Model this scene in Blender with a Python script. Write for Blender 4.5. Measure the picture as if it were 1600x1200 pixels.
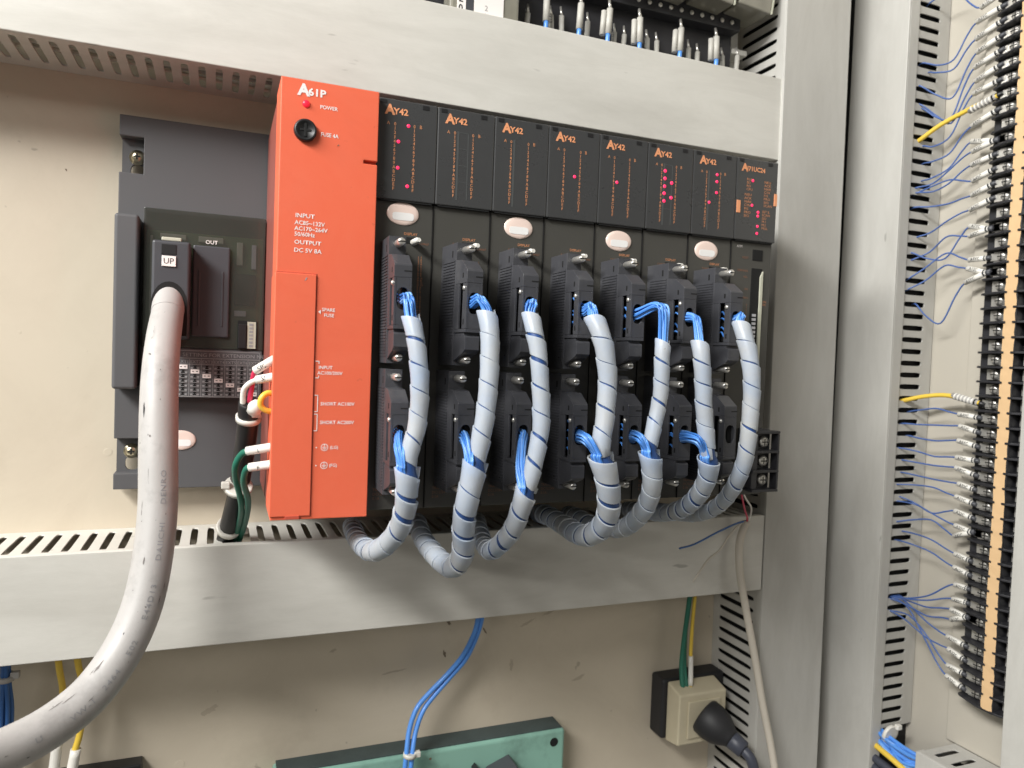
import bpy, bmesh, math, random
from mathutils import Vector, Matrix
random.seed(7)
S = 0.001                       # all dimensions below are written in millimetres
scene = bpy.context.scene
for o in list(bpy.data.objects): bpy.data.objects.remove(o)

# ------------------------------------------------------------------ camera, world, lights, exposure
cd = bpy.data.cameras.new('camera'); cam = bpy.data.objects.new('camera', cd)
scene.collection.objects.link(cam); scene.camera = cam
cd.sensor_width = 36; cd.lens = 36*1148.25/1600; cd.clip_start = 0.01; cd.clip_end = 50
YAW, PIT, ROLL = -0.378, -0.034, 0.037
cam.matrix_world = (Matrix.Translation((-27.83*S, -442.67*S, 97.03*S)) @ Matrix.Rotation(YAW, 4, 'Z')
                    @ Matrix.Rotation(math.pi/2+PIT, 4, 'X') @ Matrix.Rotation(ROLL, 4, 'Z'))
cd.dof.use_dof = True; cd.dof.focus_distance = 0.47; cd.dof.aperture_fstop = 11
w = bpy.data.worlds.new('World'); scene.world = w; w.use_nodes = True
bg = w.node_tree.nodes['Background']; bg.inputs[0].default_value = (1.0, 0.945, 0.85, 1); bg.inputs[1].default_value = 0.18
def area(name, loc, target, sx, sy, power, col):
    l = bpy.data.lights.new(name, 'AREA'); l.shape = 'RECTANGLE'; l.size = sx; l.size_y = sy; l.energy = power; l.color = col
    o = bpy.data.objects.new(name, l); scene.collection.objects.link(o); o.location = loc
    o.rotation_euler = (Vector(target)-Vector(loc)).to_track_quat('-Z', 'Y').to_euler(); return o
area('ceiling_tube', (-1.08, -0.50, 1.02), (-0.05, 0.10, 0.12), 1.1, 0.22, 26.5, (1.0, 0.99, 0.965))
area('ceiling_tube', (-1.08, -0.74, 1.02), (-0.05, 0.10, 0.12), 1.1, 0.22, 26.5, (1.0, 0.99, 0.965))
area('far_ceiling_tube', (-3.4, -3.2, 1.35), (-0.1, 0.10, 0.1), 2.4, 0.12, 34, (1.0, 0.98, 0.94))
vs = scene.view_settings; vs.view_transform = 'Standard'; vs.look = 'None'; vs.exposure = 0.0; vs.gamma = 1
scene.render.resolution_x = 1024; scene.render.resolution_y = 768

# ------------------------------------------------------------------ materials
def mat(name, col, rough=0.5, var=0.0, vscale=30, dirt=0.0, dscale=12, dcol=(0.12, 0.10, 0.08), bump=0.0, bscale=400,
        metal=0.0, emit=0.0, spec=0.5, coat=0.0, stretch=(1, 1, 1), dth=0.62, transl=0.0, alpha=1.0, smear=None):
    m = bpy.data.materials.new(name); m.use_nodes = True; nt = m.node_tree; N = nt.nodes; K = nt.links
    b = N['Principled BSDF']; b.inputs['Base Color'].default_value = (*col, 1)
    b.inputs['Roughness'].default_value = rough; b.inputs['Metallic'].default_value = metal
    b.inputs['Specular IOR Level'].default_value = spec; b.inputs['Coat Weight'].default_value = coat
    b.inputs['Alpha'].default_value = alpha
    if emit: b.inputs['Emission Color'].default_value = (*col, 1); b.inputs['Emission Strength'].default_value = emit
    if var or dirt or bump:
        g = N.new('ShaderNodeNewGeometry'); mp = N.new('ShaderNodeMapping'); mp.inputs['Scale'].default_value = stretch
        K.new(g.outputs['Position'], mp.inputs['Vector']); cur = None
        def noise(sc, det=4, ro=0.55):
            n = N.new('ShaderNodeTexNoise'); n.inputs['Scale'].default_value = sc; n.inputs['Detail'].default_value = det
            n.inputs['Roughness'].default_value = ro; K.new(mp.outputs['Vector'], n.inputs['Vector']); return n
        cur = N.new('ShaderNodeRGB'); cur.outputs[0].default_value = (*col, 1); cur = cur.outputs[0]
        if var:
            n = noise(vscale); mx = N.new('ShaderNodeMix'); mx.data_type = 'RGBA'
            mx.inputs[6].default_value = tuple(c*(1-var) for c in col)+(1,); mx.inputs[7].default_value = tuple(min(1, c*(1+var)) for c in col)+(1,)
            K.new(n.outputs['Fac'], mx.inputs[0]); cur = mx.outputs[2]
        if dirt:
            n = noise(dscale, 8, 0.68); cr = N.new('ShaderNodeValToRGB'); cr.color_ramp.elements[0].position = dth-0.10; cr.color_ramp.elements[1].position = dth+0.16
            cr.color_ramp.elements[0].color = (0, 0, 0, 1); cr.color_ramp.elements[1].color = (dirt, dirt, dirt, 1)
            K.new(n.outputs['Fac'], cr.inputs[0]); mx = N.new('ShaderNodeMix'); mx.data_type = 'RGBA'
            K.new(cr.outputs[0], mx.inputs[0]); K.new(cur, mx.inputs[6]); mx.inputs[7].default_value = (*dcol, 1); cur = mx.outputs[2]
            # small specks
            n2 = noise(dscale*9, 2, 0.5); c2 = N.new('ShaderNodeValToRGB'); c2.color_ramp.elements[0].position = 0.74; c2.color_ramp.elements[1].position = 0.78
            c2.color_ramp.elements[0].color = (0, 0, 0, 1); d2 = min(1, dirt*1.3); c2.color_ramp.elements[1].color = (d2, d2, d2, 1)
            K.new(n2.outputs['Fac'], c2.inputs[0]); m2 = N.new('ShaderNodeMix'); m2.data_type = 'RGBA'
            K.new(c2.outputs[0], m2.inputs[0]); K.new(cur, m2.inputs[6]); m2.inputs[7].default_value = (*[c*0.6 for c in dcol], 1); cur = m2.outputs[2]
            rr = N.new('ShaderNodeMapRange'); rr.inputs[3].default_value = max(0, rough-0.08); rr.inputs[4].default_value = min(1, rough+0.14)
            K.new(n.outputs['Fac'], rr.inputs[0]); K.new(rr.outputs[0], b.inputs['Roughness'])
        if smear:
            mp2 = N.new('ShaderNodeMapping'); mp2.inputs['Scale'].default_value = tuple(q*smear[1] for q in stretch); mp2.inputs['Rotation'].default_value = (0.1, 0.15, 0.1); K.new(g.outputs['Position'], mp2.inputs['Vector'])
            n = N.new('ShaderNodeTexNoise'); n.inputs['Scale'].default_value = 1; n.inputs['Detail'].default_value = 6; n.inputs['Roughness'].default_value = .72; n.inputs['Distortion'].default_value = 1.2; K.new(mp2.outputs['Vector'], n.inputs['Vector'])
            cr = N.new('ShaderNodeValToRGB'); cr.color_ramp.elements[0].position = .40; cr.color_ramp.elements[1].position = .72; cr.color_ramp.elements[0].color = (0, 0, 0, 1); cr.color_ramp.elements[1].color = (smear[0],)*3+(1,)
            K.new(n.outputs['Fac'], cr.inputs[0]); mx = N.new('ShaderNodeMix'); mx.data_type = 'RGBA'; K.new(cr.outputs[0], mx.inputs[0]); K.new(cur, mx.inputs[6]); mx.inputs[7].default_value = (*smear[2], 1); cur = mx.outputs[2]
        K.new(cur, b.inputs['Base Color'])
        if bump:
            n = noise(bscale, 3); bp = N.new('ShaderNodeBump'); bp.inputs['Strength'].default_value = bump; bp.inputs['Distance'].default_value = 0.0006
            K.new(n.outputs['Fac'], bp.inputs['Height']); K.new(bp.outputs[0], b.inputs['Normal'])
        if transl:
            t = N.new('ShaderNodeBsdfTranslucent'); K.new(cur, t.inputs[0]); ms = N.new('ShaderNodeMixShader'); ms.inputs[0].default_value = transl
            K.new(b.outputs[0], ms.inputs[1]); K.new(t.outputs[0], ms.inputs[2]); K.new(ms.outputs[0], N['Material Output'].inputs['Surface'])
    return m
def two_tone(m, c1, c2):
    for n in m.node_tree.nodes:
        if n.type == 'MIX' and n.inputs[0].is_linked and n.inputs[0].links[0].from_node.type == 'TEX_NOISE': n.inputs[6].default_value = (*c1, 1); n.inputs[7].default_value = (*c2, 1)
    return m
M = dict(
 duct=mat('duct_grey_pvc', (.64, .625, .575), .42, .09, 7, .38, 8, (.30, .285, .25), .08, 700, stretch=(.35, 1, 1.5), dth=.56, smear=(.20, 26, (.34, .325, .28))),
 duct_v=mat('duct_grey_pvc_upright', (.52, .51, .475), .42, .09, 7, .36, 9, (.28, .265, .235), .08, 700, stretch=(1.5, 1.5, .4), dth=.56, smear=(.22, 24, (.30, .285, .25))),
 panel=mat('cream_enamel', (.60, .53, .42), .48, .05, 6, .30, 11, (.26, .20, .14), .04, 500, dth=.66, smear=(.22, 9, (.40, .335, .25))),
 panel2=mat('cream_enamel_side', (.50, .465, .395), .45, .04, 8, .12, 12, (.33, .28, .22), .03, 500),
 gap_dark=mat('gap_shade_black', (.03, .03, .03), .7),  # near-black colour holds the shade of the narrow gap behind the upright duct
 base=mat('base_grey_paint', (.092, .092, .096), .52, .06, 14, .10, 16, (.16, .15, .14), .06, 1200),
 smoke=mat('smoked_cover', (.055, .057, .048), .14, .16, 25, .12, 30, (.10, .10, .08), coat=.4, alpha=.70),
 cap=mat('connector_cap', (.06, .062, .070), .42, .05, 20, .08, 20, (.12, .12, .12)),
 orange=mat('orange_red_plastic', (.79, .14, .066), .47, .05, 14, .12, 24, (.40, .09, .05), .10, 1500, smear=(.14, 20, (.86, .24, .15))),
 orange_b=mat('dull_red_body', (.30, .085, .065), .4),
 orange_in=mat('orange_red_recess', (.50, .08, .045), .5),
 mod=mat('module_grey', (.062, .060, .053), .42, .08, 16, .10, 26, (.10, .095, .085), .06, 1500),
 disp=mat('display_window', (.050, .051, .052), .26, .06, 22, .14, 40, (.09, .09, .085), coat=.15),
 black=mat('black_plastic', (.012, .012, .013), .45, .1, 40),
 hole=mat('painted_dark', (.004, .004, .004), .8),  # near-black that paints the dark inside holes, slots and gaps
 conn=mat('connector_plastic', (.056, .057, .064), .31, .12, 60, .35, 50, (.15, .15, .15), .10, 1800),
 wrap=two_tone(mat('spiral_wrap_pe', (.70, .70, .68), .30, .05, 42, .22, 55, (.52, .42, .28), .12, 700, transl=.46, dth=.60), (.52, .67, .88), (.88, .84, .73)),
 core=mat('blue_bundle_core', (.018, .06, .20), .5, .35, 260),
 blue=mat('blue_pvc', (.10, .30, .78), .33, .12, 90),
 blue2=mat('pale_blue_pvc', (.20, .42, .86), .33, .12, 90),
 blue3=mat('deep_blue_pvc', (.05, .19, .56), .36, .12, 90),
 bluedk=mat('blue_pvc_dark', (.035, .12, .34), .38, .12, 60),
 wirev=mat('blue_violet_pvc', (.065, .13, .36), .35, .1, 60),
 yellow=mat('yellow_pvc', (.80, .55, .07), .38, .08, 60),
 green=mat('green_pvc', (.02, .15, .10), .38, .1, 60),
 red=mat('red_pvc', (.60, .03, .09), .38),
 white=mat('white_pvc', (.78, .76, .70), .42, .04, 60, .10, 60, (.4, .35, .28)),
 tie=mat('nylon_tie', (.66, .64, .58), .35),
 greyc=mat('grey_cable_jacket', (.43, .415, .40), .42, .07, 30, .55, 34, (.15, .14, .135), .12, 420, dth=.63),
 jacket=mat('black_cable_jacket', (.014, .014, .015), .42),
 jack2=mat('slate_cable_jacket', (.05, .055, .075), .45),
 beigec=mat('beige_cable_jacket', (.58, .53, .45), .45, .06, 30, .15, 40, (.3, .26, .2)),
 metal=mat('nickel', (.72, .70, .65), .34, .1, 300, metal=.75),
 brass=mat('zinc_yellow_screw', (.62, .56, .40), .28, .1, 300, metal=1.0),
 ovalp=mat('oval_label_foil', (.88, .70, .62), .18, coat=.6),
 oval_glint=mat('oval_reflection_white', (.90, .89, .87), .2, coat=.4),  # white that paints the bright reflection on the oval stickers
 ink_w=mat('white_ink', (.85, .80, .77), .55), ink_c=mat('copper_ink', (.62, .27, .13), .5), ink_d=mat('dull_copper_ink', (.26, .12, .07), .55),
 ink_o=mat('orange_ink', (.78, .33, .16), .5), ink_k=mat('black_ink', (.02, .02, .022), .6), ink_g=mat('grey_ink', (.30, .30, .30), .6), ink_j=mat('faded_jacket_ink', (.30, .30, .31), .6),
 led=mat('red_led_lit', (1.0, .03, .12), .3, emit=1.0), led2=mat('red_led_bright', (1.0, .02, .05), .3, emit=.5),
 ledoff=mat('led_block_unlit', (.075, .08, .08), .4),
 barrier=mat('terminal_black', (.026, .026, .030), .40, .1, 60, .1, 60, (.1, .1, .1)),
 tan=mat('marker_strip_card', (.74, .50, .27), .6, .06, 40, .2, 40, (.5, .3, .15)),
 clear=mat('clear_relay_cover', (.22, .21, .17), .12, .3, 60, coat=.5),
 sock=mat('ivory_socket', (.56, .50, .36), .4, .05, 30, .2, 40, (.25, .2, .13)),
 rubber=mat('black_rubber', (.018, .018, .020), .55),
 teal=mat('teal_hammer_paint', (.24, .44, .36), .38, .08, 18, .55, 22, (.035, .045, .045), .08, 300, dth=.60),
 tealk=mat('teal_edge_grime', (.05, .07, .07), .6, .3, 60, .3, 40, (.02, .02, .02)),
 scuff=mat('scuff_mark', (.20, .155, .11), .7), nickm=mat('jacket_scuff', (.17, .155, .145), .7), stain=mat('faint_stain', (.46, .395, .305), .6, .12, 60), sleeve=mat('dusty_sleeve', (.50, .485, .44), .5, .08, 80, .3, 90, (.2, .18, .15)), pcb=mat('pcb_green', (.10, .15, .07), .4, .3, 60), bone=mat('bone_label', (.5, .5, .40), .5),
 silver=mat('silver_label', (.55, .55, .58), .4),
)

# ------------------------------------------------------------------ geometry helpers
class MB:
    def __init__(s): s.v = []; s.f = []; s.sm = []
    def face(s, idx, smooth=False): s.f.append(idx); s.sm.append(smooth)
    def box(s, x0, x1, y0, y1, z0, z1):
        if x0 > x1: x0, x1 = x1, x0
        if y0 > y1: y0, y1 = y1, y0
        if z0 > z1: z0, z1 = z1, z0
        b = len(s.v); s.v += [(x, y, z) for x in (x0, x1) for y in (y0, y1) for z in (z0, z1)]
        for q in ((0, 1, 3, 2), (4, 6, 7, 5), (0, 4, 5, 1), (2, 3, 7, 6), (0, 2, 6, 4), (1, 5, 7, 3)): s.face([b+i for i in q])
        return s
    def prism(s, poly, a, b, ax='x'):
        n = len(poly); k = len(s.v)
        for t in (a, b):
            for p, q in poly: s.v.append((t, p, q) if ax == 'x' else (p, t, q) if ax == 'y' else (p, q, t))
        s.face([k+i for i in range(n)][::-1]); s.face([k+n+i for i in range(n)])
        for i in range(n): j = (i+1) % n; s.face([k+i, k+j, k+n+j, k+n+i])
        return s
    def ring(s, u0, u1, v0, v1, cu, cv, ru, rv, w0, w1, mp, p=2.0, n=20, back=True):
        sg = lambda q, e: math.copysign(abs(q)**e, q)
        an = sorted(set([math.atan2(rv*sg(math.sin(2*math.pi*(i+.37)/n), 2/p), ru*sg(math.cos(2*math.pi*(i+.37)/n), 2/p)) % (2*math.pi) for i in range(n)]+[math.atan2(b-cv, a-cu) % (2*math.pi) for a in (u0, u1) for b in (v0, v1)]))
        k = len(s.v); m = len(an)
        for t in an:
            c, d = math.cos(t), math.sin(t)
            ri = (abs(c/ru)**p+abs(d/rv)**p)**(-1/p)
            ro = min((((u1 if c > 0 else u0)-cu)/c) if abs(c) > 1e-9 else 1e9, (((v1 if d > 0 else v0)-cv)/d) if abs(d) > 1e-9 else 1e9)
            for r, w in ((ro, w0), (ri, w0), (ri, w1), (ro, w1)): s.v.append(mp(cu+r*c, cv+r*d, w))
        for i in range(m):
            j = (i+1) % m; A = k+4*i; B = k+4*j
            s.face([A, B, B+1, A+1]); s.face([A+1, B+1, B+2, A+2], True)
            if back: s.face([A+2, B+2, B+3, A+3])
        return s
    def slots(s, a0, a1, pitch, v0, v1, sv0, sv1, sw, w0, w1, mp, skip=()):
        a = a0
        while a < a1-1e-6:
            b = min(a+pitch, a1); big = next((q for q in skip if q[0] <= (a+b)/2 <= q[1]), None)
            if big:
                b = big[1]; s.ring(a, b, v0, v1, (a+b)/2, (sv0+sv1)/2, (b-a)/2-2, (sv1-sv0)/2, w0, w1, mp, 10, 24)
            elif b-a > sw+1: s.ring(a, b, v0, v1, (a+b)/2, (sv0+sv1)/2, sw/2, (sv1-sv0)/2, w0, w1, mp, 5, 16)
            else: s.boxmap(a, b, v0, v1, w0, w1, mp)
            a = b
        return s
    def boxmap(s, u0, u1, v0, v1, w0, w1, mp):
        b = len(s.v); s.v += [mp(x, y, z) for x in (u0, u1) for y in (v0, v1) for z in (w0, w1)]
        for q in ((0, 1, 3, 2), (4, 6, 7, 5), (0, 4, 5, 1), (2, 3, 7, 6), (0, 2, 6, 4), (1, 5, 7, 3)): s.face([b+i for i in q])
        return s
    def tube(s, pts, r, n=10, sub=4, caps=True, raw=False):
        P = pts if raw else smooth(pts, sub); F = frames(P); k = len(s.v); m = len(P)
        for i, (p, (t, a, b)) in enumerate(zip(P, F)):
            rr = r(i/(m-1)) if callable(r) else r
            for j in range(n): c = 2*math.pi*j/n; s.v.append(tuple(p+(a*math.cos(c)+b*math.sin(c))*rr))
        for i in range(m-1):
            for j in range(n): q = (j+1) % n; s.face([k+i*n+j, k+i*n+q, k+(i+1)*n+q, k+(i+1)*n+j], True)
        if caps: s.face([k+j for j in range(n)][::-1]); s.face([k+(m-1)*n+j for j in range(n)])
        return s
    def cyl(s, p0, p1, r0, r1=None, n=16):
        return s.tube([Vector(p0), Vector(p1)], (lambda t: r0+(r1-r0)*t) if r1 is not None else r0, n, raw=True)
    def lathe(s, c, d, prof, n=24):      # prof: (distance along d, radius)
        d = Vector(d).normalized(); c = Vector(c); a = d.orthogonal().normalized(); b = d.cross(a); k = len(s.v)
        for h, r in prof:
            for j in range(n): t = 2*math.pi*j/n; s.v.append(tuple(c+d*h+(a*math.cos(t)+b*math.sin(t))*r))
        for i in range(len(prof)-1):
            for j in range(n): q = (j+1) % n; s.face([k+i*n+j, k+i*n+q, k+(i+1)*n+q, k+(i+1)*n+j], True)
        s.face([k+j for j in range(n)][::-1]); s.face([k+(len(prof)-1)*n+j for j in range(n)]); return s
    def mesh(s, name, org=(0, 0, 0)):
        me = bpy.data.meshes.new(name); me.from_pydata([((x-org[0])*S, (y-org[1])*S, (z-org[2])*S) for x, y, z in s.v], [], s.f)
        bm = bmesh.new(); bm.from_mesh(me); bmesh.ops.recalc_face_normals(bm, faces=bm.faces); bm.to_mesh(me); bm.free()
        me.polygons.foreach_set('use_smooth', s.sm); me.update(); return me
def smooth(pts, sub=4):
    P = [Vector(p) for p in pts]
    if len(P) < 3: return P
    Q = [P[0]*2-P[1]]+P+[P[-1]*2-P[-2]]; out = []
    for i in range(1, len(Q)-2):
        a, b, c, d = Q[i-1:i+3]
        for k in range(sub):
            t = k/sub; out.append(0.5*((2*b)+(c-a)*t+(2*a-5*b+4*c-d)*t*t+(3*b-a-3*c+d)*t**3))
    out.append(P[-1]); return out
def frames(P):
    T = [(P[min(i+1, len(P)-1)]-P[max(i-1, 0)]).normalized() for i in range(len(P))]
    a = T[0].cross(Vector((0, 1, 0.01))); a = a.normalized() if a.length > .05 else T[0].orthogonal().normalized(); out = []
    for t in T:
        a = (a-t*a.dot(t)).normalized(); out.append((t, a, t.cross(a)))
    return out
ORG = {}; CACHE = {}
def thing(name, label, cat, loc=(0, 0, 0), group=None, rot=None):
    o = bpy.data.objects.new(name, None); o.empty_display_size = .005; scene.collection.objects.link(o); o.location = [c*S for c in loc]
    if rot: o.rotation_euler = rot
    o['label'] = label; o['category'] = cat
    if group: o['group'] = group
    ORG[o.name] = loc; return o
def part(name, parent, m, mb, world=False, bevel=0.0, label=None, key=None, seg=2):
    if isinstance(mb, MB):
        org = (0, 0, 0)
        if world and parent: org = ORG[parent.name]
        me = mb.mesh(name, org)
    else: me = mb
    if not me.materials: me.materials.append(M[m])
    o = bpy.data.objects.new(name, me); scene.collection.objects.link(o)
    if parent: o.parent = parent; ORG[o.name] = ORG[parent.name]
    if bevel:
        b = o.modifiers.new('bevel', 'BEVEL'); b.width = bevel*S; b.segments = seg; b.limit_method = 'ANGLE'; b.angle_limit = math.radians(40); b.harden_normals = False
    if label: o['label'] = label
    return o
def shared(key, fn):            # mesh data shared by alike pieces
    if key not in CACHE: CACHE[key] = fn().mesh(str(key))
    return CACHE[key]
def struct(name, m, mb):
    o = part(name, None, m, mb); o['kind'] = 'structure'; ORG[o.name] = (0, 0, 0); return o
def text_mesh(s, size, mat_, bold=0.0, align='LEFT', spacing=1.0, line=1.0, sx=1.0, shear=0.0, plane='-y'):
    k = ('txt', s, size, mat_, bold, align, spacing, line, sx, shear, plane)
    if k in CACHE: return CACHE[k]
    c = bpy.data.curves.new('lettering', 'FONT'); c.body = s; c.size = 1; c.align_x = align; c.offset = bold; c.space_character = spacing; c.space_line = line
    c.resolution_u = 2; c.shear = shear; o = bpy.data.objects.new('tmp', c); scene.collection.objects.link(o)
    dg = bpy.context.evaluated_depsgraph_get(); me = bpy.data.meshes.new_from_object(o.evaluated_get(dg))
    bpy.data.objects.remove(o); bpy.data.curves.remove(c); me.materials.clear()
    f = size/0.70*S             # size is the capital height in mm
    for v in me.vertices:
        x, z = v.co.x*f*sx, v.co.y*f
        v.co = (x, 0, z) if plane == '-y' else (0, -x, z)
    me.materials.append(M[mat_]); CACHE[k] = me; return me
def text(parent, s, x, y, z, size, mat_, **k):
    name = k.pop('name', 'lettering'); o = part(name, parent, mat_, text_mesh(s, size, mat_, **k)); o.location = (x*S, y*S, z*S); return o
XZ = lambda u, v, w_: (u, w_, v)          # plate facing the viewer
XY = lambda u, v, w_: (u, v, w_)          # lying plate
ZY = lambda u, v, w_: (w_, v, u)          # plate facing sideways, slots one above another
ZX = lambda u, v, w_: (v, w_, u)

# ------------------------------------------------------------------ the setting: cabinet walls
wall = struct('cabinet_back_wall', 'panel', MB().box(-420, 452, 143, 146, -420, 640))
wall2 = struct('cabinet_recess_wall', 'gap_dark', MB().box(452.5, 620, 150, 153, -420, 640))  # wall coloured near-black in place of the shade in this gap
side = struct('cabinet_side_wall', 'panel2', MB().box(575, 578, -330, 149, -420, 640))
part('mounting_plate', side, 'panel2', MB().box(571.6, 574.6, -110, 3, -222, 640), bevel=.6)
for x, z, r in ((-100.5, 229.7, 2.4), (-100.6, 20.7, 2.4), (-72.5, -137, 2.9), (354.4, -134.4, 2.4), (314, -210, 1.8), (-49.7, -213.6, 3), (-154.7, 103, .9), (-180, 200, 2)):
    part('painted_screw_hole', wall, 'hole', MB().lathe((x, 143.1, z), (0, -1, 0), [(0, r), (.12, r*.98)], 18))  # flat black disc paints the dark of a hole, no real recess
    part('hole_rim', wall, 'panel', MB().lathe((x, 143.05, z), (0, -1, 0), [(0, r*1.25), (.1, r*1.15), (.1, r)], 18))
def smudge(cx, cz, rx, rz, rot, seed, m='scuff'):
    rn = random.Random(seed); n = 18; mb = MB(); c, d_ = math.cos(rot), math.sin(rot); q = []
    for k in range(n):
        a = 2*math.pi*k/n; f = rn.uniform(.55, 1.15); x, z = rx*f*math.cos(a), rz*f*math.sin(a); q.append((cx+x*c-z*d_, 142.9, cz+x*d_+z*c))
    mb.v = q; mb.face(list(range(n))); part('scuff', wall, m, mb)
for a in ((155.5, -127, 2.6, 1.5, -.9, 1), (152.5, -153, 1.2, 3.4, .2, 2), (182, -130, 1.6, 6.5, .5, 3), (188, -137, .9, 4, .45, 4), (-129, 215, .6, 1.2, .5, 6)): smudge(*a)
for a in ((250, -126, 12, 1.6, .35, 7), (228, -134, 9, 1.5, .4, 8), (214, -170, 2.2, 6, 0, 9), (110, -163, 13, .9, .1, 10), (60, -140, 3, 1.4, .4, 11), (-30, -175, 7, 3, .5, 12), (280, -190, 8, 2, .3, 13)): smudge(*a, m='stain')

# ------------------------------------------------------------------ wiring ducts
def duct(label, loc=(0, 0, 0), name='wiring_duct', rot=None): return thing(name, label, 'wiring duct', loc, 'slotted grey wiring ducts', rot)
d = duct('long pale grey wiring duct running across the top above the red module', (0, 143, 279))
part('cover', d, 'duct', MB().box(-420, 421, 76.5, 78.2, 279, 349).box(-420, 421, 78.2, 90, 347.6, 349).box(-420, 421, 78.2, 84, 279, 280.2), True, .6)
part('slotted_side', d, 'duct', MB().slots(-420, 420, 10.6, 84.1, 142.9, 88, 131, 4.6, 280.6, 282, XY), True, label='slotted underside in shadow')
part('slotted_side', d, 'duct', MB().slots(-420, 420, 10.6, 90, 142.9, 94, 131, 4.6, 346, 347.4, XY), True)
for i in range(9):
    z = 284+random.random()*12; y0 = 95+random.random()*30
    part('wire', d, random.choice(['white', 'greyc', 'white', 'beigec']), MB().tube([(-300+k*90, y0+random.uniform(-12, 12), z+random.uniform(-1.5, 1.5)) for k in range(8)], 1.3, 8), True)
d = duct('long pale grey wiring duct below the modules with slots along its top', (0, 143, -99))
part('cover', d, 'duct', MB().box(-420, 421, 72.5, 74.2, -99, -32.6).box(-420, 421, 74.2, 79, -33.8, -32.6).box(-420, 421, 74.2, 90, -99, -97.8), True, .6)
part('slotted_side', d, 'duct', MB().slots(-418.7, 420, 10.6, 79.1, 142.9, 82, 133, 4.6, -35.4, -34, XY, skip=[(-28, -4)]), True, label='row of slots along the top')
part('slotted_side', d, 'duct', MB().box(-420, 420, 90.2, 142.9, -97.6, -96.4), True)
part('slot_shade_sheet', d, 'hole', MB().box(-420, 420, 74.4, 142.8, -96.2, -88), True)  # black slab added inside the duct to darken the slots
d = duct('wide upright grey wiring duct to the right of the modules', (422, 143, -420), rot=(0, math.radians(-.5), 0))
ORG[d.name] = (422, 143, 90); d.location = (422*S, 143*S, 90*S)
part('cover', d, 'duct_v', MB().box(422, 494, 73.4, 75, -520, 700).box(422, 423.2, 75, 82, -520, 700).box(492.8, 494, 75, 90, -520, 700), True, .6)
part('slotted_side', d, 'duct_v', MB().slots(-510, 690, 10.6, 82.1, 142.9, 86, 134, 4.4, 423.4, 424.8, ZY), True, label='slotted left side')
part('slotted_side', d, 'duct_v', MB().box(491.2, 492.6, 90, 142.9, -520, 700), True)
part('slot_shade_sheet', d, 'hole', MB().box(431, 432, 82.2, 142.8, -518, 698), True)  # added black sheet stands in for shade behind the slots
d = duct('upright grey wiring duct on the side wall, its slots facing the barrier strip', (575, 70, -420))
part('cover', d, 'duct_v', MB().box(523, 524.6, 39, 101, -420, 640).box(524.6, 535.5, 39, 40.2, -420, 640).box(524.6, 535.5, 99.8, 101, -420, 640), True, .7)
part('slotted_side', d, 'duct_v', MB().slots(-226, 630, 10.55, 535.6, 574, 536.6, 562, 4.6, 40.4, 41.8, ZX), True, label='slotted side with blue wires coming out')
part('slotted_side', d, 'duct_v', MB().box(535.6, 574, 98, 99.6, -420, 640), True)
part('slot_shade_sheet', d, 'hole', MB().box(535.7, 574, 45, 46, -420, 640), True)  # black sheet set close behind the slots so they read dark
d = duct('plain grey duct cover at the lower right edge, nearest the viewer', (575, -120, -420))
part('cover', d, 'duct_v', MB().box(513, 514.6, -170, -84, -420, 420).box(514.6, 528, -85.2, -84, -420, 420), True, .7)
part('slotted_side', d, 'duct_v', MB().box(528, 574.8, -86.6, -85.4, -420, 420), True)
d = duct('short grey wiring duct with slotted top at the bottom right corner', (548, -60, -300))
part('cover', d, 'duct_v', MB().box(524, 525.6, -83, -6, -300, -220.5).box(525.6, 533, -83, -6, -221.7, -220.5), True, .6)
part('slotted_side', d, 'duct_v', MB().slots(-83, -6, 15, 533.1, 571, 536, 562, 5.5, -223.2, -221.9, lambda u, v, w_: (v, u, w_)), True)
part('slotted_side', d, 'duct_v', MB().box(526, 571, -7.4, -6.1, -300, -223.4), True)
part('slot_shade_sheet', d, 'hole', MB().box(527, 570, -82, -8, -236, -235), True)  # black sheet added below the slotted top as painted shade

# ------------------------------------------------------------------ base unit (backplane)
base = thing('base_unit', 'dark grey base plate behind the modules with smoked cover and extension table', 'base unit', (140, 140, -3))
mb = MB().prism([(-95, -3), (372, -3), (372, 253), (-95, 253), (-95, 239), (-80, 239), (-80, 214.3), (-95, 214.3), (-95, 32.3), (-80, 32.3), (-80, 8), (-95, 8)], 125, 139, 'y')
part('plate', base, 'base', mb, True, .5)
for zc, z0, z1 in ((217.3, 214.3, 239), (13.5, 8, 32.3)):
    part('mounting_lug', base, 'base', MB().ring(-94, -80, z0, z1, -84.3, zc if zc > 100 else 14, 4.4, 4.8, 133, 136, XZ, 2.6, 24), True)
    s_ = part('mounting_screw', base, 'brass', MB().lathe((-84.5, 133, zc+9.3), (0, -1, 0), [(0, 5.2), (1, 5.2), (1.05, 4.2), (3.2, 4), (4.6, 2.6), (4.9, 1)], 24), True, label='zinc plated cross head screw')
    part('cross_slot', s_, 'hole', MB().box(-86.6, -82.4, 127.9, 128.4, zc+8.8, zc+9.8).box(-85, -84, 127.8, 128.3, zc+7.2, zc+11.4), True)
part('left_rib', base, 'base', MB().box(-94.8, -80.2, 105, 124.8, 67.5, 183.5), True, 2.0, seg=4)
sc = part('smoked_cover', base, 'smoke', MB().box(-78, 0, 112, 124.8, 96, 190), True, .7, label='smoky see-through cover')
bd = part('circuit_board', base, 'pcb', MB().box(-76.5, -1.5, 117.5, 119, 97, 176), True)
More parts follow.
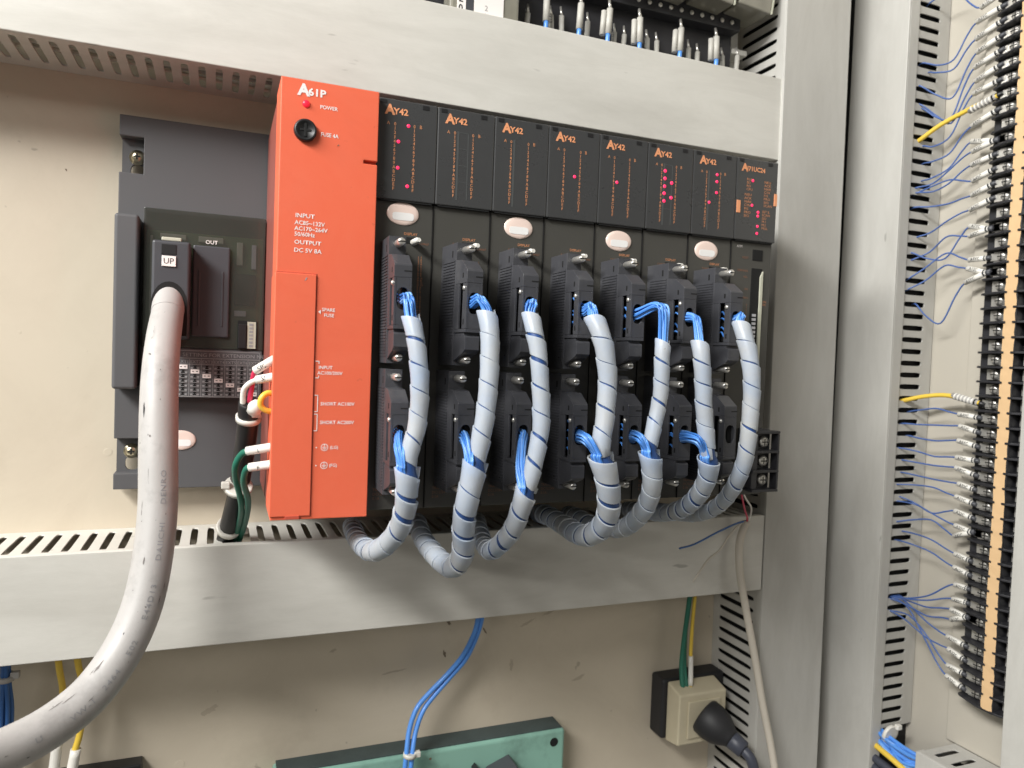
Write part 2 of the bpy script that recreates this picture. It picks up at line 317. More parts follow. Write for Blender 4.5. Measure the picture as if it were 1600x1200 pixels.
for x0, x1, z0, z1, m_ in ((-20, -6, 128, 150, 'black'), (-19, -15, 156, 172, 'bone'), (-9, -6, 154, 171, 'silver'), (-74, -72.5, 100, 172, 'bone'), (-44, -28, 170, 174, 'bone'), (-68, -52, 170.5, 174, 'bone'), (-20, -12, 120, 124, 'silver')): part('component', bd, m_, MB().box(x0, x1, 114.5, 117.4, z0, z1), True, .3)
part('cover_lower_panel', base, 'base', MB().box(-78, -.5, 112.6, 124.8, 62, 95.9), True, .5)
part('connector_cap', base, 'cap', MB().box(-47.2, -23.4, 109.6, 111.8, 104.5, 167.2), True, 1.0, label='empty capped connector marked OUT')
part('cap_ridge', base, 'cap', MB().box(-43.5, -42.3, 109, 109.5, 112, 150).box(-28.5, -27.3, 109, 109.5, 112, 150), True, .3)
def wtext(parent, s, x, y, z, size, m, **k):
    o = ORG[parent.name]; return text(parent, s, x-o[0], y-o[1], z-o[2], size, m, **k)
wtext(base, 'OUT', -39.5, 111.7, 168.8, 2.6, 'ink_w', bold=.01)
dp = part('dip_switch_window', base, 'hole', MB().box(-17.3, -4.2, 111.4, 111.9, 97, 117), True)
part('dip_switch', base, 'black', MB().box(-16.8, -11.6, 109.8, 111.3, 97.5, 114.5), True, .3)
part('dip_label', base, 'bone', MB().box(-10.9, -5.2, 111.0, 111.3, 97.5, 116.4), True)
mb = MB()
for k in range(7): mb.box(-9.6, -7, 110.75, 110.95, 98.6+k*2.5, 100.2+k*2.5)
part('dip_numbers', base, 'ink_g', mb, True)
mb = MB().box(-55.8, -2.4, 112.35, 112.55, 94.4, 94.8).box(-55.8, -2.4, 112.35, 112.55, 89.2, 89.6).box(-55.8, -2.4, 112.35, 112.55, 85, 85.35).box(-55.8, -2.4, 112.35, 112.55, 62.6, 63)
for k in range(8): mb.box(-55.8+k*7.63, -55.5+k*7.63, 112.3, 112.52, 62.8, 89 if 0 < k < 7 else 94.5)
mg = MB(); mk = MB(); mw = MB(); mx = MB()
for k in range(7):
    for j in range(7):
        x = -55.8+k*7.63+1; z = 82.2-j*3.05
        if j == k: mw.box(x, x+5.6, 112.2, 112.5, z-.3, z+2.6); mx.box(x+.9, x+2.2, 112.1, 112.18, z+.9, z+1.4).box(x+3.4, x+4.7, 112.1, 112.18, z+.9, z+1.4)
        else: mg.box(x, x+1.5, 112.2, 112.5, z, z+.9).box(x+4.1, x+5.6, 112.2, 112.5, z, z+.9); mk.prism([(x+1.5, z+2.2), (x+4.1, z+2.2), (x+3.1, z+1.1), (x+4.1, z), (x+1.5, z), (x+2.5, z+1.1)], 112.25, 112.5, 'y'); mg.box(x, x+5.6, 112.2, 112.5, z-.55, z-.25)
tb = part('table_lines', base, 'ink_g', mb, True)
part('table_cells', tb, 'ink_g', mg, True); part('table_marks', tb, 'hole', mk, True); part('table_white_cells', tb, 'ink_w', mw, True); part('table_dashes', tb, 'ink_k', mx, True)
wtext(base, 'SETTING FOR EXTENSION NO.', -52.5, 112.2, 90.6, 2.5, 'ink_g', sx=1.12)
for k in range(7): wtext(base, 'EXT%d' % (k+1), -55.2+k*7.63, 112.2, 86, 2.1, 'ink_g', sx=1.0)
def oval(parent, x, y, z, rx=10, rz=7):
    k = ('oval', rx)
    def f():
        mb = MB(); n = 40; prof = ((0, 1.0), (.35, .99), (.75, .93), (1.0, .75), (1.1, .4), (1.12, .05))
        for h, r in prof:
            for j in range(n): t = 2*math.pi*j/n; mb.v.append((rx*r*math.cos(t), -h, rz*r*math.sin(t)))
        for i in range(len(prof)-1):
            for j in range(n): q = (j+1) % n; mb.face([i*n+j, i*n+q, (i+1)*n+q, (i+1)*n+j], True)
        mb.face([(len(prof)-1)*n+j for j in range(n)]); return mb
    o = part('oval_sticker', parent, 'ovalp', shared(k, f), label='pale pink oval sticker with a painted white reflection')
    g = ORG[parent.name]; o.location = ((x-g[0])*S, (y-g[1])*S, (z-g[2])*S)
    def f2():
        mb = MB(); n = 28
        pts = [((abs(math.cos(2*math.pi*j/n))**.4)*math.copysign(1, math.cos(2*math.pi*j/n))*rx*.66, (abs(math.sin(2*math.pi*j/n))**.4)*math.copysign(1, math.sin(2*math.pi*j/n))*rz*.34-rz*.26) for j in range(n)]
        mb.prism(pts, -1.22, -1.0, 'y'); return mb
    part('painted_reflection', o, 'oval_glint', shared(('ovalf', rx), f2)); return o  # raised white patch paints a reflection on the glossy sticker
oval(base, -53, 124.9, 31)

# ------------------------------------------------------------------ power supply module
psu = thing('power_supply_module', 'tall orange red power supply module left of the black modules', 'module', (27, 120, 0))
part('body', psu, 'orange_b', MB().box(.6, 54.6, 25, 122, .8, 249.2), True, .8)
part('front_shell', psu, 'orange', MB().prism([(0, 0), (55, 0), (55, 207.6), (47, 207.6), (47, 209.6), (55, 209.6), (55, 250), (0, 250)], -7.5, 24.8, 'y'), True, .5)
part('notch', psu, 'orange_in', MB().box(47.1, 54.6, -4.5, 20, 207.7, 209.5), True)
part('terminal_cover', psu, 'orange', MB().box(-.5, 22.0, -8.6, 24, 2.2, 141), True, .4, label='narrow hinged terminal cover at lower left')
part('cover_gap', psu, 'orange_in', MB().box(22.1, 22.55, -7.62, -7.4, 2, 141.4).box(0, 22.5, -7.62, -7.4, 141.1, 141.6), True)
part('bottom_latch', psu, 'orange_in', MB().box(8, 16, -9.0, -7, .4, 2.6), True, .3)
fh = part('fuse_holder', psu, 'black', MB().lathe((13.6, -7.4, 221.4), (0, -1, 0), [(0, 6.3), (2.2, 6.3), (3.2, 5.7), (3.2, 4.8), (2.4, 4.4), (2.4, .3)], 32), True, label='round black fuse holder with a cross slot')
part('cross_slot', fh, 'hole', MB().box(12.9, 14.3, -10.2, -9.7, 217.6, 225.2).box(10.6, 16.6, -10.15, -9.75, 220.8, 222), True, .15)
part('power_led', psu, 'led2', MB().lathe((13.7, -7.4, 236.6), (0, -1, 0), [(0, 2.1), (.8, 2.0), (1.4, 1.3), (1.55, .3)], 20), True, label='lit red power lamp')
Y = -7.72
def pt(s, x, z, h, **k): k.setdefault('bold', .012); return wtext(psu, s, x, Y, z, h, 'ink_w', **k)
pt('A', 9.3, 241.2, 6.2, bold=.045); pt('61P', 14.6, 241.6, 4.0, bold=.03, sx=1.15)
pt('POWER', 21.4, 235.1, 2.1, sx=.95); pt('FUSE 4A', 22.3, 219.8, 2.2, sx=.87)
pt('INPUT', 9.4, 172.7, 2.3, sx=1.15); pt('AC85~132V', 9.2, 168.7, 2.3, sx=1.0); pt('AC170~264V', 9.2, 165.4, 2.3, sx=1.0); pt('50/60Hz', 9.2, 162.2, 2.3, sx=1.0)
pt('OUTPUT', 9.2, 157.7, 2.3, sx=1.15); pt('DC 5V 8A', 9.2, 153.2, 2.3, sx=1.08)
pt('SPARE', 25.6, 120.5, 1.9, sx=1.0); pt('FUSE', 26.8, 117.3, 1.9, sx=1.0)
pt('INPUT', 24.6, 87.2, 1.9, sx=1.02); pt('AC100/200V', 24.0, 84.0, 1.9, sx=1.0)
pt('SHORT AC100V', 26.2, 66.1, 2.0, sx=.98); pt('SHORT AC200V', 26.2, 55.3, 2.0, sx=.98); pt('(LG)', 32.3, 40.8, 1.8); pt('(FG)', 32.0, 30.3, 1.8)
mb = MB()
def line(x0, z0, x1, z1, t=.42):
    if x0 == x1: mb.box(x0-t/2, x0+t/2, Y-.05, Y+.15, z0, z1)
    else: mb.box(x0, x1, Y-.05, Y+.15, z0-t/2, z0+t/2)
line(22.8, 91.6, 25, 91.6); line(24.8, 90.2, 24.8, 91.6); line(22.8, 82, 25, 82); line(24.8, 82, 24.8, 83.3)
for a, b in ((62.5, 72), (51.4, 61)): line(22.8, a, 24.8, a); line(22.8, b, 24.8, b); line(24.6, a, 24.6, b)
mb.prism([(23.6, 120), (25, 121.2), (25, 118.8)], Y-.05, Y+.1, 'y')
for z in (41.7, 31.2):
    for j in range(28):
        a, b = 2*math.pi*j/28, 2*math.pi*(j+1)/28; k = len(mb.v)
        mb.v += [(29.2+r*math.cos(t), Y, z+r*math.sin(t)) for r in (2.1, 1.75) for t in (a, b)]; mb.face([k, k+1, k+3, k+2])
    line(29.2, z, 29.2, z+1.7, .3); line(27.9, z, 30.5, z, .3); line(28.4, z-.65, 30, z-.65, .3); line(28.9, z-1.2, 29.5, z-1.2, .25); mb.box(24.3, 25, Y-.05, Y+.1, z-.4, z+.3)
part('printed_marks', psu, 'ink_w', mb, True)
part('scratch', psu, 'ink_g', MB().prism([(16.2, 137.5), (17, 138.8), (16.4, 139.2), (15.4, 137)], -8.72, -8.62, 'y'), True)
part('nick', psu, 'scuff', MB().prism([(31.5, 215.4), (32.7, 215.9), (32.3, 216.5)], -7.7, -7.55, 'y'), True)

# ------------------------------------------------------------------ output modules
HEXC = '0\n1\n2\n3\n4\n5\n6\n7\n8\n9\nA\nB\nC\nD\nE\nF'
LEDS = {1: [(19.5, 235.3), (13.6, 225.2), (13.7, 209.6), (19.9, 199.2)], 2: [], 3: [], 4: [(19.5, 219)], 5: [(13.9, 219.2)],
        6: [(14.2, 231.7), (14.3, 226.5), (14.2, 221.1), (14.1, 216.2), (14.2, 211), (19.9, 224), (19.9, 213.8)], 7: [(20.3, 234.6), (20.4, 229.6), (20.4, 221.8), (14.4, 214.3)]}
OV = {1: (18.4, 183), 3: (19.6, 182), 5: (18.8, 180.5), 7: (16, 180.2)}
ORD = ['first', 'second', 'third', 'fourth', 'fifth', 'sixth', 'seventh']
def body_mb(): return MB().box(.25, 37.25, 3, 121, 1.5, 190.3)
def disp_mb(): return MB().box(.15, 37.35, 0, 60, 190.5, 250)
def led_mb(r): return lambda: MB().lathe((0, 0, 0), (0, -1, 0), [(-.3, r), (.1, r*.98), (.35, r*.6), (.42, r*.15)], 14)
def copy_at(o, m, name, parent, x, y, z):
    p = part(name, parent, m, o); p.location = (x*S, y*S, z*S); return p
def base_module(name, lab, X0, i):
    t = thing(name, lab, 'module', (X0, 0, 0), 'black plug-in modules beside the power supply')
    part('body', t, 'mod', shared('modbody', body_mb), bevel=.4); part('display_panel', t, 'disp', shared('moddisp', disp_mb), bevel=.7)
    part('panel_tab', t, 'black', shared('modtab', lambda: MB().box(2.2, 6, -.25, .3, 246.8, 249))); part('panel_tab', t, 'black', shared('modtab2', lambda: MB().box(28, 32, -.25, .3, 246.4, 248.8)))
    part('painted_shadow_strip', t, 'hole', shared('modgap', lambda: MB().box(2, 35.5, .6, 3.1, 189.6, 190.4)))  # black strip painted in as shade under the display panel
    return t
MODS = {}
for i in range(1, 8):
    X0 = 55+37.5*(i-1)
    led_txt = {0: 'no lamps lit', 1: 'one red lamp lit'}.get(len(LEDS[i]), '%s red lamps lit' % {4: 'four', 7: 'seven'}.get(len(LEDS[i]), 'some'))
    t = base_module('output_module', 'black output module, %s from the red power supply, %s' % (ORD[i-1], led_txt), X0, i); MODS[i] = t
    text(t, 'A', 5.3, -.18, 240.9, 5.6, 'ink_o', bold=.045); text(t, 'Y42', 10.2, -.18, 241.3, 3.6, 'ink_o', bold=.03, sx=1.08)
    text(t, 'A', 6.3, -.18, 234.7, 1.9, 'ink_c'); text(t, 'B', 26.3, -.18, 234.6, 2.1, 'ink_c')
    k = 2.56*.70/1.9
    text(t, HEXC, 11.3, -.18, 234.5, 1.9, 'ink_c', align='CENTER', line=k, bold=.008); text(t, HEXC, 23.2, -.18, 234.5, 1.9, 'ink_c', align='CENTER', line=k, bold=.008)
    if i in (2, 3, 6, 7): part('led_column', t, 'ledoff', shared('ledcol', lambda: MB().box(12.9, 14.1, -.1, .2, 194.5, 236.8)))
    if i in (2, 6): part('led_bank', t, 'ledoff', shared('ledbank', lambda: MB().box(14.4, 20, -.08, .2, 236, 236.35).box(14.4, 20, -.08, .2, 226, 226.35).box(14.4, 20, -.08, .2, 215.8, 216.15).box(14.4, 20, -.08, .2, 205.6, 205.95).box(19.8, 20.4, -.08, .2, 195, 236)))
    for x, z in LEDS[i]: copy_at(shared(('led', i == 6), led_mb(1.25 if i == 6 else 1.08)), 'led', 'lamp', t, x, -.1, z)
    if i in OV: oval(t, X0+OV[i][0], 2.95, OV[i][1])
    text(t, 'DISPLAY', 19.4, 2.8, 170.4, 1.6, 'ink_c', bold=.004); text(t, 'F.HALF', 13.0, 2.8, 167.0, 1.4, 'ink_d'); text(t, 'L.HALF', 29.2, 2.8, 165.2, 1.4, 'ink_d')
    part('switch_slot', t, 'hole', shared('swslot', lambda: MB().box(19, 28.5, 2.7, 3.05, 165.4, 169.2)))
    part('display_switch', t, 'white', shared('swknob', lambda: MB().tube([(25.2, 3.2, 166.2), (25.8, -2, 166.4), (26.4, -7.6, 166.6)], lambda q: 1.9 if q < .85 else 1.3, 12)), label='white slide switch knob')
    rows = '\n'.join('%s %s' % (c, c) for c in '123456789ABCDEF0'); 
    text(t, rows+'\n'+rows, 28.4, 2.8, 157, 1.05, 'ink_d' if i != 1 else 'ink_c', line=.70*2.3/1.05*.62, sx=1.5)
    text(t, 'TRANSISTOR\nDC12/24V\n0.1A', 5, 2.8, 13.2, 1.7, 'ink_d', line=1.12, sx=.95)
    part('seam', t, 'hole', shared('modseam', lambda: MB().box(37.26, 37.48, 2.2, 60, 1.5, 249)))
# communication module
t = base_module('communication_module', 'black communication module at the right end of the row with terminal block', 317.5, 8); com = t
text(t, 'A', 4.4, -.18, 240.6, 5.2, 'ink_o', bold=.045); text(t, 'J71UC24', 8.9, -.18, 241.0, 3.2, 'ink_o', bold=.03, sx=.98)
text(t, 'RUN\nSD\nRD\nCPU', 9.0, -.18, 234, 1.7, 'ink_c', line=1.0, sx=1.2); text(t, 'NEU\nACK\nNAK\nC/N\nP/S\nPRO\nSIO', 7.6, -.18, 222.8, 1.8, 'ink_c', line=1.0, sx=1.25)
text(t, 'NEU\nACK\nNAK\nC/N\nP/S\nPRO\nSIO\nSCAN', 25, -.18, 233.4, 1.75, 'ink_c', line=.98, sx=1.25); text(t, 'SET E.\nSCAN\nSIO\nM.1\nM.2\nMUL', 24.2, -.18, 211.8, 1.7, 'ink_c', line=1.0, sx=1.15)
part('mode_tag', t, 'ink_o', MB().box(1.0, 4.2, -.5, .1, 209.8, 218.8), bevel=.1); part('mode_tag', t, 'ink_o', MB().box(34.6, 37.3, -.5, .1, 217.8, 226.8), bevel=.1)
for x, z in ((14.6, 234.2), (14.8, 216.3), (20.6, 211.8), (20.5, 209), (20.6, 201.5), (20.4, 196.3)): copy_at(shared(('led', False), led_mb(1.08)), 'led', 'lamp', t, x, -.1, z)
text(t, 'A1M', 5.2, 2.8, 185.4, 1.8, 'ink_w')
part('switch_window', t, 'hole', MB().box(20, 29, 2.6, 3.1, 176.8, 184.8)); part('switch_window', t, 'hole', MB().box(19.7, 29.2, 2.6, 3.1, 92, 171))
part('window_flap', t, 'bone', MB().prism([(27, 165), (29.2, 169), (29.2, 96), (27, 98)], 1.2, 2.5, 'y')); mb = MB()
for k in range(13): mb.box(21.5, 24.5, 1.6, 2.5, 98+k*3.1, 99.9+k*3.1)
part('dip_switches', t, 'silver', mb)
for s, x, z in (('RESET', 10.5, 177.6), ('TERMINAL', 6.5, 168.0), ('RES.', 12.5, 163.5), ('ON', 13.5, 154.5), ('SW11', 12.5, 148)): text(t, s, x, 2.8, z, 1.5, 'ink_d')
text(t, '\n'.join(str(k) for k in range(12)), 16, 2.8, 143, 1.5, 'ink_d'); text(t, 'ON\nDC', 31, 2.8, 146, 1.5, 'ink_c')
tb = part('terminal_block', t, 'barrier', MB().box(14, 34, -9, 2.9, 7, 52), bevel=.4, label='small black screw terminal block')
for k in range(4): part('barrier', tb, 'barrier', MB().box(13, 36.5, -17, -9.1, 7+k*14.2, 8.9+k*14.2), bevel=.3)
part('side_wall', tb, 'barrier', MB().box(35, 36.8, -16.4, -9.1, 9, 49.4), bevel=.3); part('back_ridge', tb, 'barrier', MB().box(13.6, 18.5, -15, -9.1, 9, 49), bevel=.3)
for k in range(3):
    s_ = part('terminal_screw', tb, 'metal', MB().lathe((27, -9.2, 15+k*14), (0, -1, 0), [(0, 4), (1.8, 4), (2.6, 2.8), (2.7, .3)], 18)); part('cross_slot', s_, 'hole', MB().box(24.4, 29.6, -12.1, -11.8, 14.6+k*14, 15.4+k*14).box(26.6, 27.4, -12.1, -11.8, 12.6+k*14, 17.4+k*14))

# ------------------------------------------------------------------ cable connectors plugged on the modules
def conn_body():
    mb = MB().box(0, 10, 2.8, -22, 0, 73)
    mb.prism([(-22.1, 62.4), (-30.5, 61.6), (-39.6, 55.4), (-40, 54.6), (-40, 48), (-22.1, 48)], 0, 10)              # top of the hood
    for x0, x1 in ((0, 1.3), (8.7, 10)):
        mb.box(x0, x1, -22.1, -28.4, 21.5, 47.9); mb.box(x0, x1, -34.2, -40, 21.5, 47.9) if x0 == 0 else mb.box(x0, x1, -28.5, -40, 21.5, 47.9)
    mb.ring(1.35, 8.65, 21.5, 47.9, 5.0, 36.2, 3.5, 6.2, -40, -38.6, XZ, 2.6, 24)
    mb.box(0, 10, -22.1, -40, 19.4, 21.4)
    mb.prism([(-22.1, 17.6), (-38.4, 17.6), (-39.4, 16.6), (-39.4, 9.5), (-36.5, 7.5), (-22.1, 2.5)], .5, 9.5)
    mb.box(.8, 9.2, -22.1, -36.5, 17.6, 19.4)
    return mb
def conn_ribs():
    mb = MB()
    for k in range(34): mb.box(-.45, .02, -1, -20.5, 4+k*1.75, 4.95+k*1.75)
    return mb
def conn_dark(): return MB().box(5.2, 8.6, -22.3, -36.5, 22, 47.5)  # black filler put in as the dark of the hollow hood
CUTS = ((5.5, 10.05, -40.12, -39, 51.2, 51.9), (-.1, .4, -33, -34.6, 51, 54), (-.08, .4, -14.8, -16.4, 64.6, 68.6), (-.1, .4, -36, -37.5, 24, 27), (-.08, .4, -14.6, -16, 5.5, 8))
def jack(z): return lambda: MB().lathe((5, -22, z), (0, -1, 0), [(0, 1.9), (1, 1.9), (1.1, 2.2), (11.5, 2.2), (12.3, 1.7), (12.35, .2)], 16)
def jslot(z): return lambda: MB().box(2.9, 7.1, -34.5, -34.2, z-.35, z+.35)
def connector(i, upper):
    lab = 'black ribbed cable connector, %s one on the %s black module from the red supply' % ('upper' if upper else 'lower', ORD[i-1])
    t = thing('cable_connector', lab, 'connector', (55+37.5*(i-1)+6.0, 0, 92 if upper else 15.6), 'connectors plugged onto the output modules', rot=(0, random.Random(i*7+upper).uniform(-.012, .012), math.radians({(2, True): 4.5, (1, True): -1}.get((i, upper), random.Random(i+upper*9).uniform(-1, 2)))))
    part('housing', t, 'conn', shared('connbody', conn_body), bevel=.7, seg=3); part('grip_ribs', t, 'conn', shared('connribs', conn_ribs))
    part('dark_filler', t, 'hole', shared('conndark', conn_dark)); [part('moulded_slot', t, 'hole', shared(('conncut', q), lambda: MB().box(*CUTS[q]))) for q in range(5)]
    for z in (3.4, 68.6): s_ = part('jack_screw', t, 'metal', shared(('jack', z), jack(z))); part('slot', s_, 'hole', shared(('jslot', z), jslot(z)))
    part('clamp_screw', t, 'metal', shared('clampscrew', lambda: MB().lathe((-.1, -36.3, 45), (-1, 0, 0), [(-.4, 1.5), (.5, 1.4), (.9, .6)], 12)))
    for k in range(4 if (i > 3 and (upper or i < 7)) else 0):       # wire ends seen through the side window
        z = 27+k*4.6+random.uniform(-2.2, 2.2)
        part('wire_tail', t, random.choice(['blue3', 'blue', 'bluedk']), MB().tube([(4.6, -23, z+random.uniform(-1, 1)), (2.4, -29, z+1.5), (2.2, -33.5, z-1+random.uniform(-2, 2)), (4.5, -37, z-2)], .62, 6, 3))
    return t
for i in range(1, 8): connector(i, True); connector(i, False)

# ------------------------------------------------------------------ spiral wrapped harnesses
HP = {
1: [(67.3, -50.0, 118.9), (69.5, -56.0, 104.0), (71.1, -59.0, 86.6), (71.3, -60.0, 71.9), (69.7, -61.0, 57.2), (65.9, -62.0, 43.4), (65.6, -62.0, 30.7), (66.3, -58.0, 18.3), (66.1, -50.0, 5.1), (62.7, -38.0, -7.6), (57.2, -20.0, -17.7), (55.6, 15.0, -21.4), (58.7, 60.0, -23.5), (63.2, 95.0, -28.1)],
2: [(110.7, -50.0, 124.2), (111.6, -55.0, 111.9), (111.1, -58.0, 96.9), (110.2, -60.0, 82.7), (109.1, -61.0, 72.1), (107.4, -62.0, 60.1), (104.3, -62.0, 42.8), (101.8, -62.0, 29.8), (100.0, -60.0, 17.4), (100.5, -54.0, 4.3), (103.6, -46.0, -9.0), (105.0, -38.0, -20.2), (103.8, -25.0, -29.0), (101.2, -5.0, -29.1), (101.3, 30.0, -26.9), (105.3, 65.0, -23.8), (112.0, 95.0, -28.0)],
3: [(138.6, -48.0, 124.5), (138.9, -54.0, 113.9), (140.4, -57.0, 103.4), (141.3, -59.0, 89.9), (142.3, -60.0, 74.3), (142.5, -61.0, 59.0), (140.2, -62.0, 46.7), (137.6, -62.0, 33.2), (135.4, -60.0, 22.3), (134.4, -54.0, 9.8), (134.1, -45.0, -2.7), (132.6, -30.0, -15.1), (133.6, -10.0, -24.6), (141.3, 25.0, -28.9), (151.8, 65.0, -27.5), (161.2, 95.0, -29.2)],
4: [(179.1, -49.0, 124.5), (180.6, -55.0, 116.0), (182.9, -58.0, 105.4), (185.3, -59.0, 87.7), (184.5, -60.0, 74.9), (183.3, -61.0, 62.0), (181.1, -62.0, 50.4), (181.5, -62.0, 42.1), (186.1, -61.0, 29.7), (190.6, -57.0, 16.9), (194.6, -50.0, 5.2), (196.6, -40.0, -5.4), (195.9, -25.0, -14.6), (196.9, -5.0, -18.1), (201.3, 25.0, -19.5), (204.7, 60.0, -20.2), (212.2, 95.0, -26.3)],
5: [(223.3, -58.0, 112.5), (221.7, -60.0, 100.8), (222.0, -60.0, 86.7), (221.6, -60.0, 77.3), (219.8, -60.0, 67.5), (217.0, -61.0, 57.1), (215.3, -61.0, 46.2), (217.2, -60.0, 37.4), (220.6, -57.0, 25.8), (223.8, -50.0, 14.5), (225.9, -40.0, 3.5), (226.9, -25.0, -8.2), (229.2, -5.0, -16.8), (229.8, 30.0, -22.9), (231.6, 65.0, -23.0), (238.0, 95.0, -27.4)],
6: [(251.0, -56.0, 113.0), (250.6, -60.0, 101.8), (252.5, -60.0, 85.8), (253.6, -60.0, 73.8), (255.3, -60.0, 61.8), (257.5, -60.0, 47.6), (261.0, -58.0, 37.2), (265.1, -52.0, 25.9), (268.0, -42.0, 14.9), (271.0, -28.0, 4.4), (274.9, -8.0, -5.2), (278.7, 20.0, -13.5), (279.7, 50.0, -17.3), (288.9, 90.0, -25.1)],
7: [(288.2, -48.0, 127.3), (288.1, -54.0, 115.5), (289.1, -58.0, 103.1), (289.8, -60.0, 90.8), (290.5, -60.0, 78.4), (290.1, -60.0, 67.2), (290.3, -59.0, 53.5), (291.0, -56.0, 38.5), (292.0, -50.0, 26.2), (295.5, -38.0, 13.3), (299.5, -22.0, 1.2), (302.7, 0.0, -9.9), (303.9, 25.0, -16.6), (303.6, 55.0, -19.4), (310.7, 90.0, -25.0)]}
HR = {1: (4.6, 5.7), 2: (5.0, 6.2), 3: (4.7, 5.6), 4: (5.3, 6.8), 5: (4.4, 5.8), 6: (4.9, 5.9), 7: (5.1, 5.4)}
HM = {1: 40, 2: 42, 3: 26, 4: 44, 5: 46, 6: 42, 7: -500}     # height where the lower branch joins
class Path:
    def __init__(s, pts):
        s.P = smooth(pts, 12); s.F = frames(s.P); s.L = [0]
        for a, b in zip(s.P, s.P[1:]): s.L.append(s.L[-1]+(b-a).length)
    def at(s, d):
        d = max(0, min(s.L[-1]-1e-4, d)); lo, hi = 0, len(s.L)-1
        while hi-lo > 1:
            m = (lo+hi)//2
            if s.L[m] <= d: lo = m
            else: hi = m
        t = (d-s.L[lo])/(s.L[hi]-s.L[lo]); A, B = s.F[lo], s.F[hi]
        return s.P[lo].lerp(s.P[hi], t), A[1].lerp(B[1], t).normalized(), A[2].lerp(B[2], t).normalized()
def spiral(mb, path, rad, d0, d1, pitch, seed, open_=.12):
    rn = random.Random(seed); n = 22; d = d0; turns = (d1-d0)/pitch; steps = int(turns*n)
    gaps = [open_*rn.choice([.1, .2, .4, .7, 1.3]) for _ in range(int(turns)+3)]; lift = [rn.uniform(.05, .5) for _ in range(int(turns)+3)]
    prof = ((0.0, -.1, 0), (0.012, .40, 1), (.06, .42, .9), (.5, .26, .35), (.94, .24, 0), (.988, .20, 0), (1.0, -.3, 0)); k = len(mb.v); m = len(prof)
    for i in range(steps+1):
        tt = i/n; g = gaps[int(tt)]*(1-(tt % 1))+gaps[int(tt)+1]*(tt % 1); lf = lift[int(tt)]*(1-(tt % 1))+lift[int(tt)+1]*(tt % 1)
        ang = -2*math.pi*tt; s0 = d0+(tt-.5)*pitch
        for u, h, l in prof:
            dd = s0+u*pitch*(1-g)
            dd = max(d0, min(d1, dd)); p, a, b = path.at(dd); r = rad(p.z)+h+l*lf
            mb.v.append(tuple(p+(a*math.cos(ang)+b*math.sin(ang))*r))
    for i in range(steps):
        for j in range(m-1): mb.face([k+i*m+j, k+i*m+j+1, k+(i+1)*m+j+1, k+(i+1)*m+j], 1 < j < m-3)
def fan(t, start, end, inner, n, r, seed, bow=(0, 0, 0), spread=(2.4, 3.0), espread=2.6):
    rn = random.Random(seed); o = []
    for k in range(n):
        a = 2*math.pi*k/n+rn.uniform(-.15, .15); q = rn.uniform(.5, 1)
        s_ = Vector(start)+Vector((math.cos(a)*spread[0]*q, 0, math.sin(a)*spread[1]*q)); e_ = Vector(end)+Vector((math.cos(a)*espread*q, math.sin(a)*espread*q*.8, 0))
        mid = (s_+e_)/2+Vector(bow)*rn.uniform(.92, 1.08)+Vector((math.cos(a), math.sin(a)*.5, 0))*rn.uniform(.0, .8)
        pts = [s_+Vector((0, 7, 1)), s_, (s_+mid)/2+Vector((0, -1.2, .6))+Vector(bow)*.3, mid, e_, Vector(inner)+Vector((math.cos(a)*2*q, math.sin(a)*2*q, 0))]
        part('wire', t, rn.choice(['blue2', 'blue', 'blue', 'blue3']), MB().tube(pts, r, 7, 5), True)
DESC = {1: 'nearest the red power supply', 2: 'second from the red supply, hanging lowest', 3: 'third from the red supply', 4: 'fourth from the red supply, thickest below', 5: 'fifth from the red supply with long bare blue loop', 6: 'sixth from the red supply, second from the right', 7: 'rightmost one, without a lower branch'}
